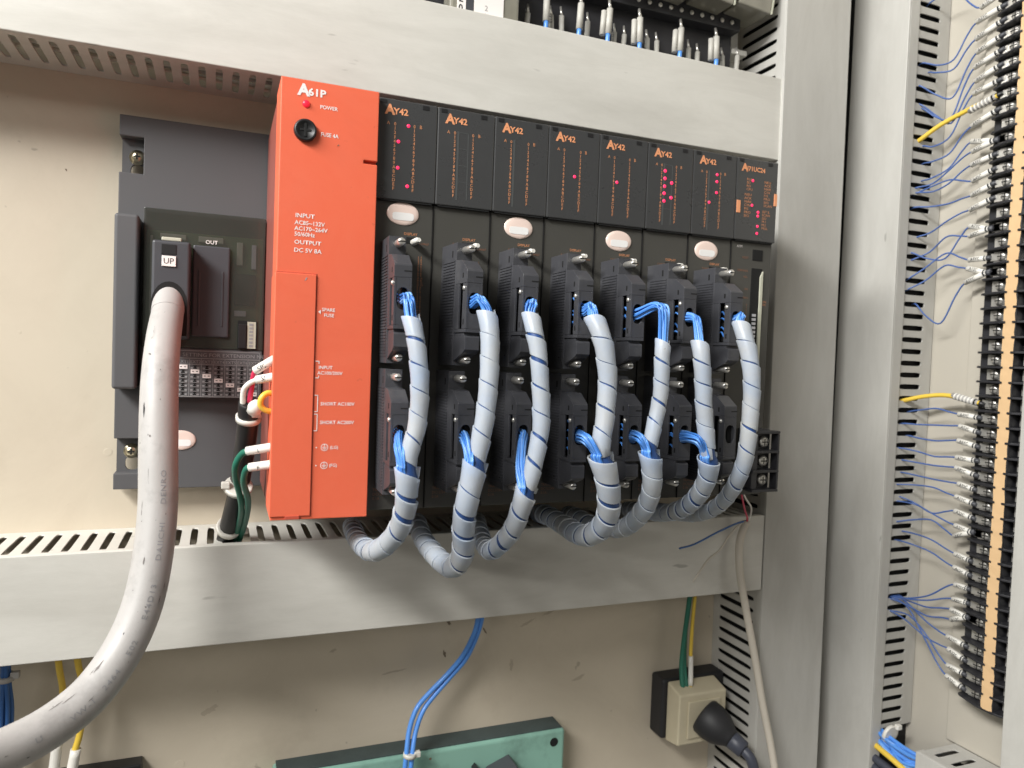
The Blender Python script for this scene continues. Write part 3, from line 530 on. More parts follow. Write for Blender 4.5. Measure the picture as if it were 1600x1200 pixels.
for i in range(1, 8):
    pts = HP[i]; path = Path(pts); ru, rl = HR[i]; zm = HM[i]
    def rad(z, ru=ru, rl=rl, zm=zm): s_ = max(0, min(1, (zm-z)/2.0+.5)); return ru+(rl-ru+.9*math.exp(-((zm-z)/9)**2))*s_
    t = thing('wire_harness', 'spiral wrapped blue wire harness, %s' % DESC[i], 'wire harness', pts[0], 'spiral wrapped harnesses hanging from the connectors')
    L = path.L[-1]; dm = None
    for d_, p in zip(path.L, path.P):
        if dm is None and p.z < zm: dm = d_
    mb = MB(); pitch = {1: 13.2, 2: 13.6, 3: 14.5, 4: 14, 5: 12.5, 6: 13, 7: 14}[i]
    if dm: spiral(mb, path, lambda z, r_=ru: r_, 0, dm+1.5, pitch, i, .13); spiral(mb, path, rad, dm+1.5, L, pitch*1.02, i+50, .19)
    else: spiral(mb, path, rad, 0, L, pitch, i, .13)
    part('spiral_wrap', t, 'wrap', mb, True, label='translucent white spiral wrap')
    core = MB(); n = 14
    core.tube([path.at(L*k/70)[0] for k in range(2, 71)], lambda q, L=L, path=path, rad=rad: rad(path.at(L*q)[0].z)*.90, 14, raw=True)
    part('bundle_core', t, 'core', core, True)
    X0 = 55+37.5*(i-1)+6+5+(2.8 if i == 2 else 0)
    hole = (X0, -39.5, 92+36.5); p0 = pts[0]; inn = path.at(10)[0]
    fan(t, hole, p0, inn, 12, .68, i, bow=(0, -4, 3) if i != 5 else (3.5, -9, 10), spread=(2.2, 3.4), espread=ru*.62)
    if i < 7:
        h2 = (X0-(2.8 if i == 2 else 0), -39.5, 15.6+36.5); q = path.at(dm+1)[0]; q2 = path.at(dm+12)[0]
        bow = {1: (-3, -8, 4), 2: (-3, -8, 5), 3: (-5, -7, -2), 4: (-7, -11, 6), 5: (-6, -11, 5), 6: (-5, -13, 6)}[i]
        dl = Vector((-.90, -.44, 0)); rn = random.Random(i+77); nw = {1: 12, 2: 12, 3: 11, 4: 18, 5: 18, 6: 17}[i]
        for k in range(nw):
            f = (k+.5)/nw*2-1; u = rn.uniform(-1, 1); tang = Vector((-.44, .90, 0)); a0 = 2*math.pi*k/nw
            s0 = Vector(h2)+Vector((2.4*math.cos(a0), 0, -1.5+3.6*math.sin(a0)))
            e0 = path.at(dm+2.5)[0]+dl*(ru*.98+rn.uniform(-.2, .9))+tang*(f*ru*.62); e1 = path.at(dm+12)[0]+dl*ru*.45+tang*(f*ru*.5)
            md = (s0+e0)/2+Vector(bow)*rn.uniform(.75, 1.15)+tang*f*1.3; m1 = s0*.68+md*.32+Vector((bow[0]*.35, -3.2, 1.2))
            part('wire', t, rn.choice(['blue2', 'blue', 'blue', 'blue3', 'blue2']), MB().tube([s0+Vector((0, 7, 1)), s0, m1, md, e0+Vector((0, 0, 2.5)), e0, e1], .66, 7, 5), True)

# ------------------------------------------------------------------ thick grey extension cable with plug
GC = [(-60.2, 101, 133.0), (-60.9, 86.0, 117.0), (-61.9, 69.0, 99.5), (-62.3, 54.0, 73.7), (-61.4, 42.0, 35.9), (-60.5, 34.0, 2.7), (-62.1, 26.0, -25.5), (-66.3, 18.0, -50.7), (-74.1, 10.0, -70.8), (-84.8, 0.0, -86.1), (-96.5, -10.0, -95.2), (-111.1, -22.0, -100.4), (-128.9, -36.0, -101.4), (-146.8, -50.0, -96.2), (-175, -70, -84)]
t = thing('extension_cable', 'thick grey round cable curving from a black plug marked UP', 'cable', (-60, 112, 110))
gp = part('jacket', t, 'greyc', MB().tube([(-60.5, 94, 126)]+GC[1:], lambda q: 9.3+min(1, q*4)*1.6, 28, 8), True)
part('strain_relief', t, 'greyc', MB().tube([GC[0], (-60.4, 97, 129.2), (-60.7, 91, 122.6), (-60.9, 87.5, 118.8)], 9.9, 28, 4), True, .3, label='grey collar where the cable leaves the plug')
mb = MB().box(-71, -48.2, 104, 111.9, 102, 167); mb.prism([(90, 166), (104, 167), (104, 102), (97, 104), (92, 112), (90, 118)], -71, -48.2)
part('plug', t, 'cap', mb, True, 1.6, label='black plug housing', seg=3)
part('plug_window', t, 'black', MB().box(-65.5, -56.5, 89.6, 90.4, 157, 163.6), True, .2)
part('cable_arch', t, 'hole', MB().prism([(-60.2+10.9*math.cos(math.pi*k/14), 124+15.5*math.sin(math.pi*k/14)) for k in range(15)]+[(-71.1, 104), (-49.3, 104)], 89.7, 90.1, 'y'), True)
part('metal_clip', t, 'bone', MB().box(-66, -54, 98, 108, 167, 169.4), True, .5)
lb = part('tag', t, 'ink_w', MB().box(-65, -56.6, 89.0, 89.55, 149.2, 156), True, .2, label='white tag reading UP')
wtext(lb, 'UP', -64.2, 88.9, 150.9, 3.7, 'ink_k')
# printing along the jacket follows the cable surface
gpath = Path(GC[1:])
def jacket_text(s, d0, size, ang, hspan=1.0):
    me = text_mesh(s, size, 'ink_k', sx=1.25, spacing=1.15).copy(); me.materials.clear(); me.materials.append(M['ink_j']); org = ORG[t.name]
    for v in me.vertices:
        p, a, b = gpath.at(d0-v.co.x/S); q = ang+(v.co.z/S-size/2)/11.0; w_ = p+(a*math.cos(q)+b*math.sin(q))*(11.02 if d0 > 60 else 10.5); v.co = ((w_.x-org[0])*S, (w_.y-org[1])*S, (w_.z-org[2])*S)
    part('jacket_lettering', gp, 'ink_j', me)
p_, a_, b_ = gpath.at(100); vd = (Vector((-28, -442, 97))-p_).normalized(); A0 = math.atan2(vd.dot(b_), vd.dot(a_))
def nick(d0, ang, ln, wd, seed):
    rn = random.Random(seed); mb = MB(); n = 5
    for k in range(n+1):
        f = math.sin(math.pi*min(.97, max(.03, k/n))); p, a, b = gpath.at(d0+ln*k/n)
        for sgn in (-1, 1):
            q = ang+(sgn*wd*f*rn.uniform(.6, 1.1)+rn.uniform(-.15, .15))/11; mb.v.append(tuple(p+(a*math.cos(q)+b*math.sin(q))*10.98))
    for k in range(n): mb.face([2*k, 2*k+1, 2*k+3, 2*k+2])
    part('scuff', gp, rn.choice(['nickm', 'ink_k', 'nickm']), mb, True)
rn_ = random.Random(3)
for k in range(24): nick(25+k*11.6+rn_.uniform(-9, 9), A0+rn_.choice([rn_.uniform(-1.0, .8), rn_.uniform(.3, .9)]), rn_.choice([.7, 1.0, 1.6, 4.5, 9]), rn_.choice([.14, .2, .3, .7]), k)
for s, d_, an in (('DENRO', 128, .10), ('DAIICHI', 160, .12), ('E44D13', 192, .15), ('E02', 212, .2), ('2464', 232, .22), ('VW-1', 252, .25), ('U', 270, .25)): jacket_text(s, d_, 3.0, A0-an-.15)

# ------------------------------------------------------------------ wires on the power supply terminals
def wire_thing(name, label, cat, pts, r, m, group=None, pname='jacket', n=12):
    t = thing(name, label, cat, pts[-1], group); part(pname, t, m, MB().tube(pts, r, n, 5), True); return t
def tie(t, p, d, r, m='tie', tail=(0, 0, 0)):
    d = Vector(d).normalized(); k = part('cable_tie', t, m, MB().lathe(Vector(p)-d*1.5, d, [(0, r), (0, r+1.1), (3, r+1.1), (3, r)], 20), True)
    h = Vector(p)+Vector(tail); part('tie_head', k, m, MB().box(h.x-2.6, h.x+2.6, h.y-2.2, h.y+2.2, h.z-2.2, h.z+2.2), True, .7)
def sleeve(t, a, b, r, s=None, m='white'):
    k = part('marker_sleeve', t, m, MB().tube([a, (Vector(a)+Vector(b))/2, b], r, 14, 3), True); return k
t = wire_thing('power_cable', 'black sheathed cable rising from the lower duct to the red module terminals', 'cable', [(-11.6, 16.0, 66.3), (-11.9, 24.0, 53.1), (-12.9, 36.0, 36.2), (-15.5, 58.0, 6.5), (-20.5, 86.0, -25.1), (-22.8, 102.0, -41.2)], 6.2, 'jacket')
tie(t, (-11.7, 22, 56), (0, -.5, 1), 6.3, tail=(4, -6, 3)); tie(t, (-20.3, 85, -24), (.2, -.75, .7), 7.2, tail=(9.5, -2, -2))
part('crimp_cap', t, 'white', MB().lathe((-9.5, 14, 61), (.25, -.6, .5), [(0, 4.2), (4, 4.4), (7, 3.4), (8.3, .8)], 18), True)
def mk_text(t, s, x, y, z, size, rot=0, m='ink_k'):
    o = wtext(t, s, x, y, z, size, m); o.rotation_euler = (0, -rot, 0); return o
PW = 'wires on the left side of the red module'
t = wire_thing('supply_wire', 'red wire with white marker sleeve entering the red module', 'wire', [(2, -1, 92.6), (-8.7, 6, 85.2), (-10.5, 9, 77.6), (-11.8, 14, 66)], 1.5, 'red', PW, 'wire')
sleeve(t, (1.3, -1, 92.3), (-9.4, 6, 84.8), 2.5); mk_text(t, 'SP2', -7.6, .2, 84.6, 2.7, math.radians(33))
t = wire_thing('supply_wire', 'white wire with white marker sleeve entering the red module', 'wire', [(2, -1, 82), (-7.2, 6, 80), (-12.6, 9, 76.8), (-15.2, 12, 72.2), (-15.2, 16, 62)], 1.6, 'white', PW, 'wire')
sleeve(t, (1.5, -1, 82), (-8.2, 6, 79.6), 2.5); mk_text(t, 'SP2', -6.2, .2, 79.2, 2.7, math.radians(12))
wire_thing('jumper_wire', 'short yellow jumper loop at the red module terminals', 'wire', [(2.7, 2, 71.2), (-2.4, 0, 72.3), (-5.8, -1, 69.4), (-6, 0, 64.9), (-2.1, 1, 61.9), (3, 3, 62.2)], 1.7, 'yellow', PW, 'wire')
t = wire_thing('earth_wire', 'upper of two green wires with white sleeves at the red module', 'wire', [(3, 0, 41.7), (-11.6, 10, 37.9), (-16, 14, 34.5), (-18.5, 18, 27.9), (-18.0, 28, 18.9), (-15, 40, 6), (-13.5, 52, -5), (-14.2, 74, -20), (-17.1, 96, -38)], 1.9, 'green', PW, 'wire')
sleeve(t, (3.3, 0, 41.7), (-12.4, 10, 37.8), 2.6); mk_text(t, 'LG', -7, 3.5, 37.6, 2.4, math.radians(14)); tie(t, (-15.9, 48, 10), (.1, -.6, .8), 7.6, tail=(-7.5, -3, 2))
t = wire_thing('earth_wire', 'lower of two green wires with white sleeves at the red module', 'wire', [(3, 0, 31.6), (-10, 10, 28.5), (-13, 14, 25.3), (-13.5, 22, 17), (-10.5, 38, 5), (-9.8, 52, -6), (-11, 74, -21), (-14, 96, -38)], 1.9, 'green', PW, 'wire')
sleeve(t, (3.5, 0, 31.6), (-10.7, 10, 28.2), 2.6); mk_text(t, 'FG', -7, 3.5, 27.6, 2.4, math.radians(14))

# ------------------------------------------------------------------ wires and devices below the lower duct
LW = 'wires coming out below the lower duct'
t = wire_thing('yellow_wire', 'left yellow wire with white sleeve under the grey cable', 'wire', [(-122.4, 100, -100), (-121.7, 105, -116.7), (-120.9, 112, -132.6), (-121.4, 114, -145.2), (-123.5, 116, -156), (-126, 116, -184.8), (-127, 116, -215)], 2.1, 'yellow', LW, 'wire')
sleeve(t, (-123.6, 115, -168), (-127.4, 116, -205), 3.3); mk_text(t, '12Y', -126.8, 112, -188, 3, math.radians(-80))
t = wire_thing('yellow_wire', 'right yellow wire with white sleeve under the grey cable', 'wire', [(-112, 100, -100), (-110.4, 105, -118.1), (-107.9, 110, -133.5), (-108, 112, -147.5), (-110.7, 112, -166.7), (-113.9, 111, -180), (-117, 110, -205)], 2.1, 'yellow', LW, 'wire')
sleeve(t, (-112.4, 111.5, -175), (-117, 110, -205), 3.3); mk_text(t, '12', -114.8, 106.5, -186, 3, math.radians(-80))
t = thing('blue_cable_bundle', 'dark blue wire bundle with grey tie at the left edge under the duct', 'cable', (-156, 124, -200), LW)
for k in range(7):
    a = 2*math.pi*k/6; q = 2.2 if k < 6 else 0; part('wire', t, 'bluedk', MB().tube([(-152.4+q*math.cos(a)*.7, 108+q*math.sin(a)*.7, -98), (-153.5+q*math.cos(a)*.8, 114+q*math.sin(a), -122.8), (-154.2+1.6*q*math.cos(a), 118+q*math.sin(a), -145), (-155.5+1.4*q*math.cos(a), 122+q*math.sin(a), -172), (-157+q*math.cos(a), 126+q*math.sin(a), -205)], 1.5, 8, 4), True)
tie(t, (-153.4, 114, -122), (0, .2, -1), 4.4, 'greyc', tail=(5.5, -1, 1.5))
t = thing('blue_cable_pair', 'pair of blue cables hanging from the lower duct over the teal plate', 'cable', (115, 110, -234), LW)
part('cable', t, 'blue', MB().tube([(171.4, 108, -98), (169.8, 110, -112), (167.4, 112, -126.2), (159.6, 116, -145.2), (147.8, 120, -161.2), (132.2, 118, -174), (122.3, 115, -183.2), (116.4, 112, -197.4), (113.4, 107, -213.8), (111.5, 107, -240)], 1.95, 10), True)
part('cable', t, 'blue', MB().tube([(174.5, 108, -98), (173.2, 110, -112), (170.9, 113, -127), (163.2, 117, -147.8), (151.0, 121, -164), (136.8, 119, -177.2), (128, 116, -186.2), (121.9, 113, -199.8), (118, 107, -214.7), (116.4, 107, -240)], 1.95, 10), True)
tie(t, (115.9, 107, -215), (.12, 0, 1), 4.0, tail=(6, 0, 0))
t = thing('teal_plate', 'teal hammer-painted metal box lid with a dark mounting hole', 'metal box', (135, 140, -330))
part('lid', t, 'teal', MB().box(16, 258, 121, 142.8, -380, -222.5), True, 3.0, seg=4); part('top_edge', t, 'tealk', MB().box(18.5, 255.5, 123.5, 142.6, -222.6, -221.6), True)
part('mounting_hole', t, 'hole', MB().lathe((247.5, 121, -233), (0, -1, 0), [(0, 3.9), (.15, 3.8)], 22), True); part('rivet', t, 'scuff', MB().lathe((137, 121, -229), (0, -1, 0), [(0, 1.1), (.2, 1.0)], 12), True)  # the hole is a flat black disc painted on the lid
t = thing('black_switch', 'black box with white printed plate at the bottom edge on the teal plate', 'switch', (190, 128, -300))
mb = MB().prism([(186, -243), (205, -236), (211, -249), (211, -300), (178, -300), (178, -251)], 100, 121, 'y'); part('body', t, 'cap', mb, True, 1); part('printed_plate', t, 'silver', MB().prism([(190, -246.5), (204, -241.3), (207, -249), (192, -254)], 99.3, 99.8, 'y'), True)
part('lever', t, 'black', MB().prism([(172, -241), (175, -238), (179, -247), (174, -250)], 105, 120.8, 'y'), True, .5)
t = thing('terminal_device', 'black edged device with silver face at the bottom left', 'device', (-100, 142, -330))
part('body', t, 'black', MB().box(-170, -74.5, 130, 142.8, -330, -202), True, .8); part('face', t, 'silver', MB().box(-102, -77, 128.6, 129.9, -330, -207), True, .5); part('face', t, 'cap', MB().box(-166, -104, 127.5, 129.9, -330, -205), True, .5)
# earth wires and socket
EW = 'earth wires above the socket'
wire_thing('earth_lead', 'green earth wire running down to the ivory socket', 'wire', [(380.9, 118, -98), (378.5, 120, -136.2), (376.3, 120, -157), (373.4, 118, -180), (372.4, 113, -200)], 2.3, 'green', EW, 'wire')
wire_thing('earth_lead', 'second green wire close behind beside the yellow one above the socket', 'wire', [(383, 121, -98), (380.5, 123, -136.2), (379, 122, -157), (377.3, 119, -180), (376.6, 113, -200)], 1.9, 'green', EW, 'wire')
t = wire_thing('earth_lead', 'yellow wire with white sleeve running down to the ivory socket', 'wire', [(386.7, 119, -98), (384.3, 119, -137.4), (383, 118, -158), (381.6, 116, -172.2), (380.2, 112, -200)], 1.7, 'yellow', EW, 'wire'); sleeve(t, (381.8, 116, -171), (380.3, 112.5, -197), 2.2)
t = thing('wall_socket', 'ivory socket outlet on a black back box with a plug in it', 'socket', (386, 142, -245))
part('back_box', t, 'rubber', MB().box(357, 426, 122, 142.8, -249, -193), True, 3, seg=3)
part('front_case', t, 'sock', MB().prism([(102, -246), (122, -250), (122, -194.5), (102, -200)], 361.5, 413), True, 1.6, seg=3); fr = part('face_frame', t, 'sock', MB().box(370.5, 405.5, 100.2, 101.8, -240, -206), True, .7)
t = thing('power_plug', 'black rubber plug with slate cable pushed into the ivory socket', 'plug', (386, 100, -222))
c0 = Vector((386.5, 100, -219)); dr = Vector((.42, -.80, -.42)).normalized()
part('body', t, 'rubber', MB().lathe(c0, dr, [(0, 15), (2, 16.5), (10, 16.8), (18, 15.5), (25, 11.5), (29, 8.6), (31, 8.0)], 32), True)
part('gland', t, 'jack2', MB().lathe(c0+dr*30.5, dr, [(0, 7.6), (1, 8.2), (12, 7.6), (13, 6.2)], 28), True)
e = c0+dr*42; part('cable', t, 'jack2', MB().tube([e, e+dr*9+Vector((0, 0, -3)), e+Vector((9, -9, -28)), e+Vector((14, -8, -60))], 4.6, 16), True)
# pale cable with stripped cores
t = thing('beige_cable', 'thin beige cable with stripped cores hanging in front of the lower duct', 'cable', (420, 58, -240))
part('jacket', t, 'beigec', MB().tube([(391.4, 60, -33.6), (387.7, 62, -46.8), (386.3, 62, -58.9), (386.3, 60, -74.9), (391.7, 60, -97.4), (399.5, 60, -125.9), (409.1, 60, -160.5), (418.1, 60, -195.6), (426.9, 58, -230.2), (433.4, 56, -261.7)], 3.2, 14), True)
for nm, m, r, pts in (('core_wire', 'white', .75, [(366, 38, -2), (379.7, 48, -12), (391.5, 55, -22), (392.5, 60, -35.9)]), ('core_wire', 'red', .75, [(366, 38, -4), (380, 50, -20), (390, 58, -30), (391, 60, -35.5)]),
    ('core_wire', 'bluedk', .8, [(391.2, 60, -33.3), (380.7, 60, -35.1), (359.8, 58, -41.1), (336.5, 56, -49), (321, 55, -51.5)]), ('core_wire', 'beigec', .75, [(392.6, 60, -33.3), (384.1, 60, -36.3), (374.6, 60, -44), (363.9, 58, -55.5), (353.3, 58, -62.3), (346.5, 57, -68.5), (336.4, 56, -80.2)])):
    part(nm, t, m, MB().tube(pts, r, 7, 5), True)

# ------------------------------------------------------------------ terminal block and markers above the upper duct
t = thing('upper_terminal_block', 'black terminal block with a row of small screws above the upper duct', 'terminal block', (240, 142, 372))
part('body', t, 'barrier', MB().box(60, 392, 112, 142.8, 366, 450).box(60, 392, 100, 112, 393, 450), True, .8)
for k in range(30):
    x = 78+k*10.5; part('terminal_screw', t, 'metal', shared('tscrew', lambda: MB().lathe((0, 0, 0), (0, -1, 0), [(0, 2.0), (.8, 1.9), (1.3, .8)], 10))); o = bpy.data.objects[-1] if False else t.children[-1]; o.location = ((x-240)*S, (99.9-142)*S, (399-372)*S)
t = thing('end_bracket', 'small grey end bracket at the right end of the upper terminal block', 'bracket', (402, 142, 350)); part('plate', t, 'duct', MB().box(394, 412, 128, 142.8, 350, 384), True, .8); part('foot', t, 'duct', MB().box(393.5, 410, 112, 128, 379, 384), True, .8); part('post', t, 'duct', MB().box(396, 404, 118, 142.8, 384.5, 420), True, .8)
ORDL = ['leftmost', 'second from left', 'third from left', 'fourth from left', 'fifth from left', 'sixth from left', 'seventh from left', 'eighth from left', 'ninth from left', 'tenth from left', 'eleventh from left', 'twelfth from left']
def up_wire(label, x, y, z0, z1, r, m, ms, txt=None, twin=False):
    g = thing('marked_wire', label, 'wire', (x, y, 340), 'sleeved wires above the upper duct'); lean = random.uniform(-2.2, 2.2)
    part('wire', g, m, MB().tube([(x-lean, y, 325), (x-lean*.5, y, 345), (x, y-.5, z0+2)], r*.72, 8), True)
    part('sleeve', g, ms, MB().cyl((x, y, z0), (x+lean*.6, y, z1), r, r*.96, 12), True); part('ferrule', g, 'metal', MB().cyl((x+lean*.6, y, z1), (x+lean*.7, y+2, z1+8), r*.55, r*.4, 10), True)
    if twin: part('sleeve', g, ms, MB().cyl((x-4.6, y+1.4, z0-1), (x-4.4+lean*.6, y+1.4, z1-2), r*.85, r*.85, 12), True)
    if txt: mk_text(g, txt, x+1, y-r-.2, z0+4, 2.6, math.radians(-86))
for k, x in enumerate((203, 232, 258, 287.5, 327, 364)): up_wire('blue wire with large white sleeve at the upper terminals, %s of six' % (ORDL[k] if k < 5 else 'rightmost'), x, 95, 362+random.uniform(-1, 1), 382+random.uniform(-1.5, 1.5), 2.7, 'blue', 'sleeve', 'Y1%s' % 'BCDEF0'[k], k in (2, 3, 4, 5))
for k, x in enumerate((190, 212, 221, 243, 268, 277, 301, 310, 342, 351, 378, 392)): up_wire('dark grey-sleeved wire in the shaded rear row of the upper terminals, %s' % (ORDL[k] if k < 11 else 'rightmost'), x, 104, 352, 372+random.uniform(-3, 2), 2.2, random.choice(['bluedk', 'jack2', 'blue']), 'sleeve')
for k, x in enumerate((268, 312, 352, 391)):
    g = thing('relay', 'relay with smoky clear cover above the terminal block, %s' % ['leftmost of four', 'second of four from left', 'third of four from left', 'rightmost of four'][k], 'relay', (x, 120, 400), 'clear covered relays at the top')
    part('cover', g, 'clear', MB().prism([(x-18, 405), (x+15, 402), (x+22, 450), (x-14, 450)], 78, 112, 'y'), True, 1.2); part('edge_strip', g, 'bone', MB().prism([(x+15, 401.6), (x+16.4, 402), (x+23, 450), (x+21.8, 450)], 77.4, 78.4, 'y'), True)
t = thing('wrapped_device', 'clear wrapped device with white printed labels at the top edge', 'device', (145, 90, 340)); part('body', t, 'clear', MB().box(122, 176, 84, 104, 336, 400), True, 2)
part('label', t, 'ink_w', MB().box(140, 163, 83.2, 83.8, 338, 400), True); part('label', t, 'ink_w', MB().box(127, 133.5, 83.2, 83.8, 338, 400), True); part('pouch', t, 'cap', MB().box(134, 139.5, 83.4, 83.9, 338, 400), True)
wtext(t, '2\nL\n0', 148, 83.1, 354, 4, 'ink_g'); wtext(t, 'E\n0\nA', 128, 83.1, 357, 4.6, 'ink_k', bold=.03)

# ------------------------------------------------------------------ barrier strip on the side wall
bs = thing('barrier_strip', 'long black barrier terminal strip with tan marker card on the side wall', 'terminal strip', (571, -46, -170))
Z0 = -171.0; NR = 49; P_ = 11.95
part('base_rail', bs, 'barrier', MB().box(561, 571.5, -78, -16, Z0-2, Z0+NR*P_), True, .6); part('centre_ridge', bs, 'barrier', MB().box(548.5, 561, -52, -42, Z0-1, Z0+NR*P_), True, .4)
mb = MB(); n = 120; ln = NR*P_
for j in range(n+1):
    z = Z0+1+ln*j/n; wv = random.uniform(-.5, .5)
    for y in (-51.6+wv, -42.4+wv*.6): mb.v.append((548.1+random.uniform(-.15, .15), y, z))
for j in range(n): mb.face([2*j, 2*j+1, 2*j+3, 2*j+2])
part('marker_card', bs, 'tan', mb, True, label='tan paper marker strip along the middle')
far = MB().prism([(548.8, -42.2), (547.2, -44.6), (546.9, -40), (549, -33), (553, -20), (555, -17.5), (560.8, -17.5), (560.8, -42.2)], 0, 1.7, 'z').mesh('barrier_far', (571, -46, -170+170))
near = MB().prism([(548.8, -51.8), (547.2, -49.6), (546.9, -54), (549, -61), (553, -74), (555, -76.5), (560.8, -76.5), (560.8, -51.8)], 0, 1.7, 'z').mesh('barrier_near', (571, -46, 0))
scr = MB().lathe((557, 0, 0), (-1, 0, 0), [(-3, 4.4), (0, 4.4), (.1, 3.6), (2.0, 3.5), (2.9, 2.2), (3.0, .3)], 14).mesh('screw', (571, -46, 0)); slt = MB().box(553.9, 554.2, -3, 3, -.4, .4).box(553.9, 554.2, -.4, .4, -3, 3).mesh('cross', (571, -46, 0))
plt = MB().box(557.2, 560.9, -5, 8, -4.2, 4.2).mesh('clamp', (571, -46, 0))
for k in range(NR):
    z = Z0+k*P_+170
    for me in (far, near): o = part('barrier', bs, 'barrier', me, bevel=.3); o.location.z = z*S
    for y in (-33, -62):
        s_ = part('terminal_screw', bs, 'metal', scr); s_.location = (0, y*S, (z+P_/2+.9)*S); o = part('cross_slot', s_, 'hole', slt)
        o = part('clamp_plate', s_, 'metal', plt)
t = thing('strip_bracket', 'dark bracket below the end of the barrier strip', 'bracket', (571, -62, -200)); part('plate', t, 'black', MB().box(566, 571.5, -75, -60, -205, -176), True, .4); part('slot_insert', t, 'silver', MB().box(565.4, 565.9, -66, -61, -200, -178), True)
TIPS = [(-3.6, 404.4), (-.8, 393.7), (-.9, 379.8), (-2.3, 368.1), (-1, 356), (-2.4, 344.2), (-1.6, 333.9), (1.1, 320.8), (-1.6, 307.3), (-2.4, 293.8), (-3.2, 285.6), (-3.2, 274.3), (-4.7, 260.7), (-4.8, 248.7), (-4.1, 236.8), (-5, 222.6), (-4.8, 214.6), (-6, 194.4), (-5, 187.1), (-3.6, 175.8), (1.3, 79.5), (-4.7, 64.2), (-6.1, 54.1), (-5.4, 41.8), (-4.8, 27.4), (-4.7, 18.5), (-7.7, 5.4), (-6.2, -5.8), (-6.2, -18.1), (-7, -30.3), (-6.8, -39.2), (-8.2, -54.3), (-8, -65.8), (-9.8, -80.1), (-8.8, -92.8), (-7.7, -102.3), (-8.2, -110.4), (-5.6, -126.2), (-7.1, -136.5), (-7.1, -150.6), (-6.8, -159.9)]
# height of the duct slot each wire comes from, and sag of its middle
FROM = {0: (425, 8), 1: (372, -14), 2: (365, -12), 3: (352, -24), 4: (333, -26), 5: (336, -26), 6: (300, -14), 7: (303, 0), 8: (285, -8), 9: (269, -6), 10: (262, 0), 11: (258, -4), 12: (258, 6), 13: (245, -2), 14: (219, 2), 15: (205, -16), 16: (198, 10), 17: (182, 14), 18: (172, 12), 19: (160, -26),
        20: (72, 6), 21: (63, 4), 22: (52, 0), 23: (41, -2), 24: (30, -3), 25: (19, -1), 26: (8, -1), 27: (-3, 3), 28: (-14, -8), 29: (-18, 0), 30: (-37, 8), 31: (-46, 3), 32: (-54, 2), 33: (-105, -4), 34: (-105, -2), 35: (-106, -3), 36: (-107, -6), 37: (-106, -3), 38: (-118, -6), 39: (-118, 4), 40: (-106, -2)}
ROWN = lambda k: '%d%s' % (k, 'th' if 10 <= k % 100 <= 20 else {1: 'st', 2: 'nd', 3: 'rd'}.get(k % 10, 'th'))
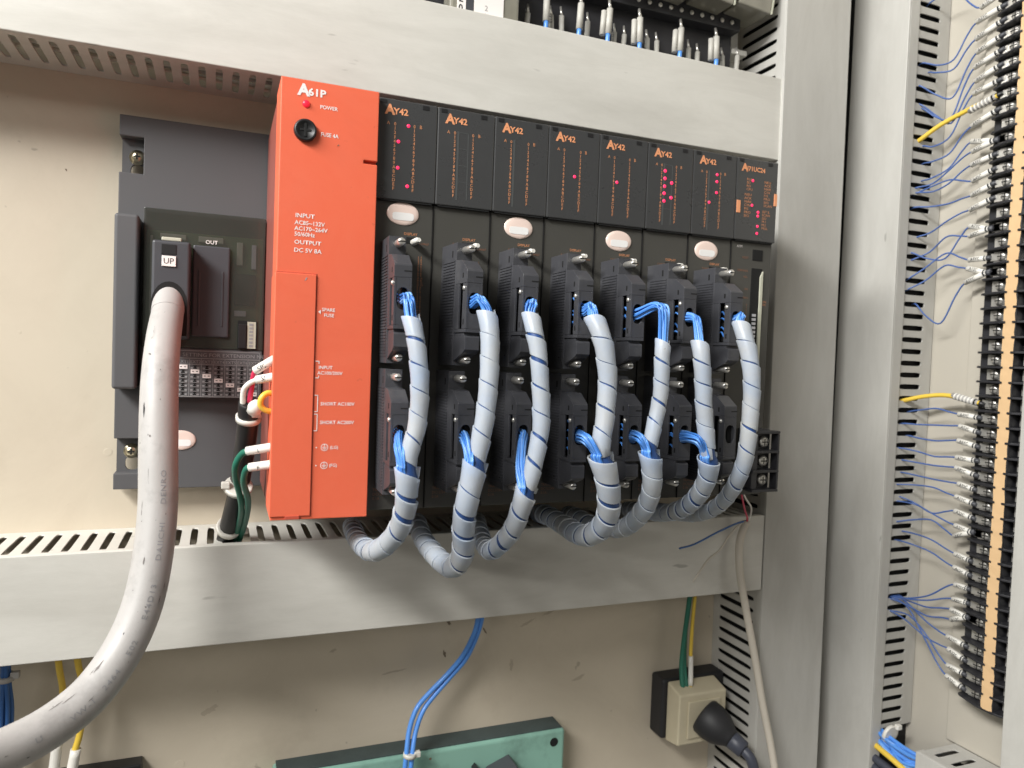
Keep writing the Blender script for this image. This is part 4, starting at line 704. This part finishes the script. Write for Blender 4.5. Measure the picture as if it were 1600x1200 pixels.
for k, (ty, tz) in enumerate(TIPS):
    yel = k in (7, 20); zs, sag = FROM[k]; fy = round((tz-64.2)/P_); 
    row = round((tz-Z0-P_/2)/P_); zc = Z0+row*P_+P_/2+.9
    t = thing('strip_wire', ('yellow wire with ribbed clear sleeve, the %s one on the barrier strip' % ('upper' if k == 7 else 'lower')) if yel else 'thin blue wire with white sleeve, %s sleeved wire from the top of the barrier strip' % ROWN(k+1), 'wire', (555, -24, zc), 'sleeved wires between side duct and barrier strip')
    r = 2.0 if yel else .7; X1 = 548 if yel else 546+random.uniform(-6, 6); my = (40+ty)/2
    pts = [(X1+4, 52, zs-3), (X1, 41, zs), (550+random.uniform(-3, 2), 30, zs+(tz-zs)*.12+sag*.5), (553, my-2, (zs+tz)/2+sag), (555, ty+9, tz-(tz-zs)*.14+sag*.35), (555, ty, tz), (555.5, -22, zc-.2)]
    if yel: pts = [(X1-2, 50, zs), (X1-4, 40.5, zs+1), (549, 24, zs+(tz-zs)*.5+2), (554, ty+4, tz), (555, -22, zc)]
    part('wire', t, 'yellow' if yel else 'wirev', MB().tube(pts, r, 8, 5), True)
    a = Vector((555, ty, tz)); b = Vector((555.6, -20.5, zc)); dv = (b-a)
    s_ = part('sleeve', t, 'greyc' if yel else 'white', MB().tube([a-dv*.05, a+dv*.5, b], 2.7 if yel else 2.25, 12, raw=True), True)
    part('lug_barrel', t, 'jacket' if yel else 'cap', MB().cyl(a+dv*.86, b+dv*.25, 2.9 if yel else 2.4, 1.8, 10), True); part('lug_ring', t, 'metal', MB().box(556.0, 556.9, -36, -23, zc-3.2, zc+3.2), True, .5)
    if not yel:
        o = part('sleeve_lettering', s_, 'ink_k', text_mesh('A%d%s' % (1+k % 9, 'YC' if k % 2 else '2C'), 2.5, 'ink_k', plane='-x', sx=.9)); g = ORG[t.name]
        o.location = ((552.6-g[0])*S, (ty-2-g[1])*S, (tz-1.2-g[2])*S); o.rotation_euler = (math.atan2(zc-tz, 20.5+ty)*-1, 0, 0)
    else:
        mb = MB()
        for q in range(6): p = a+dv*(q*.14+.05); mb.lathe(p, dv, [(0, 2.7), (.2, 3.0), (1.2, 3.0), (1.4, 2.7)], 12)
        part('sleeve_rings', s_, 'white', mb, True)
# bundle leaving the side duct at the bottom
t = thing('blue_duct_bundle', 'bright blue wire bundle entering the slotted duct at bottom right', 'cable', (535, 20, -235))
for k in range(12):
    z = -226-random.random()*16; part('wire', t, 'blue2' if k % 3 == 0 else 'blue', MB().tube([(536+k*1.1, 60, z+6), (534+random.uniform(-2, 6), 36, z), (537+random.uniform(-3, 5), 14, z-5+random.uniform(-3, 2)), (541+random.uniform(-6, 8), -10, -231-random.random()*6), (545, -40, -232)], 1.7, 8, 5), True)
tie(t, (540, 33, -228), (.05, -1, -.2), 7.5, 'white', tail=(6, -3, 7))
wire_thing('yellow_duct_wire', 'yellow wire below the blue bundle at bottom right', 'wire', [(532, 60, -238), (531, 36, -241), (533, 10, -248), (538, -20, -262)], 2.6, 'yellow')
for k in range(3): wire_thing('black_duct_cable', 'black cable below the yellow wire at bottom right, %s of three' % ['top', 'middle', 'bottom'][k], 'cable', [(531, 60, -250-k*8), (530, 36, -252-k*8), (532, 8, -258-k*8), (537, -20, -272-k*8)], 3.6, 'jack2', 'black cables at the bottom right corner')
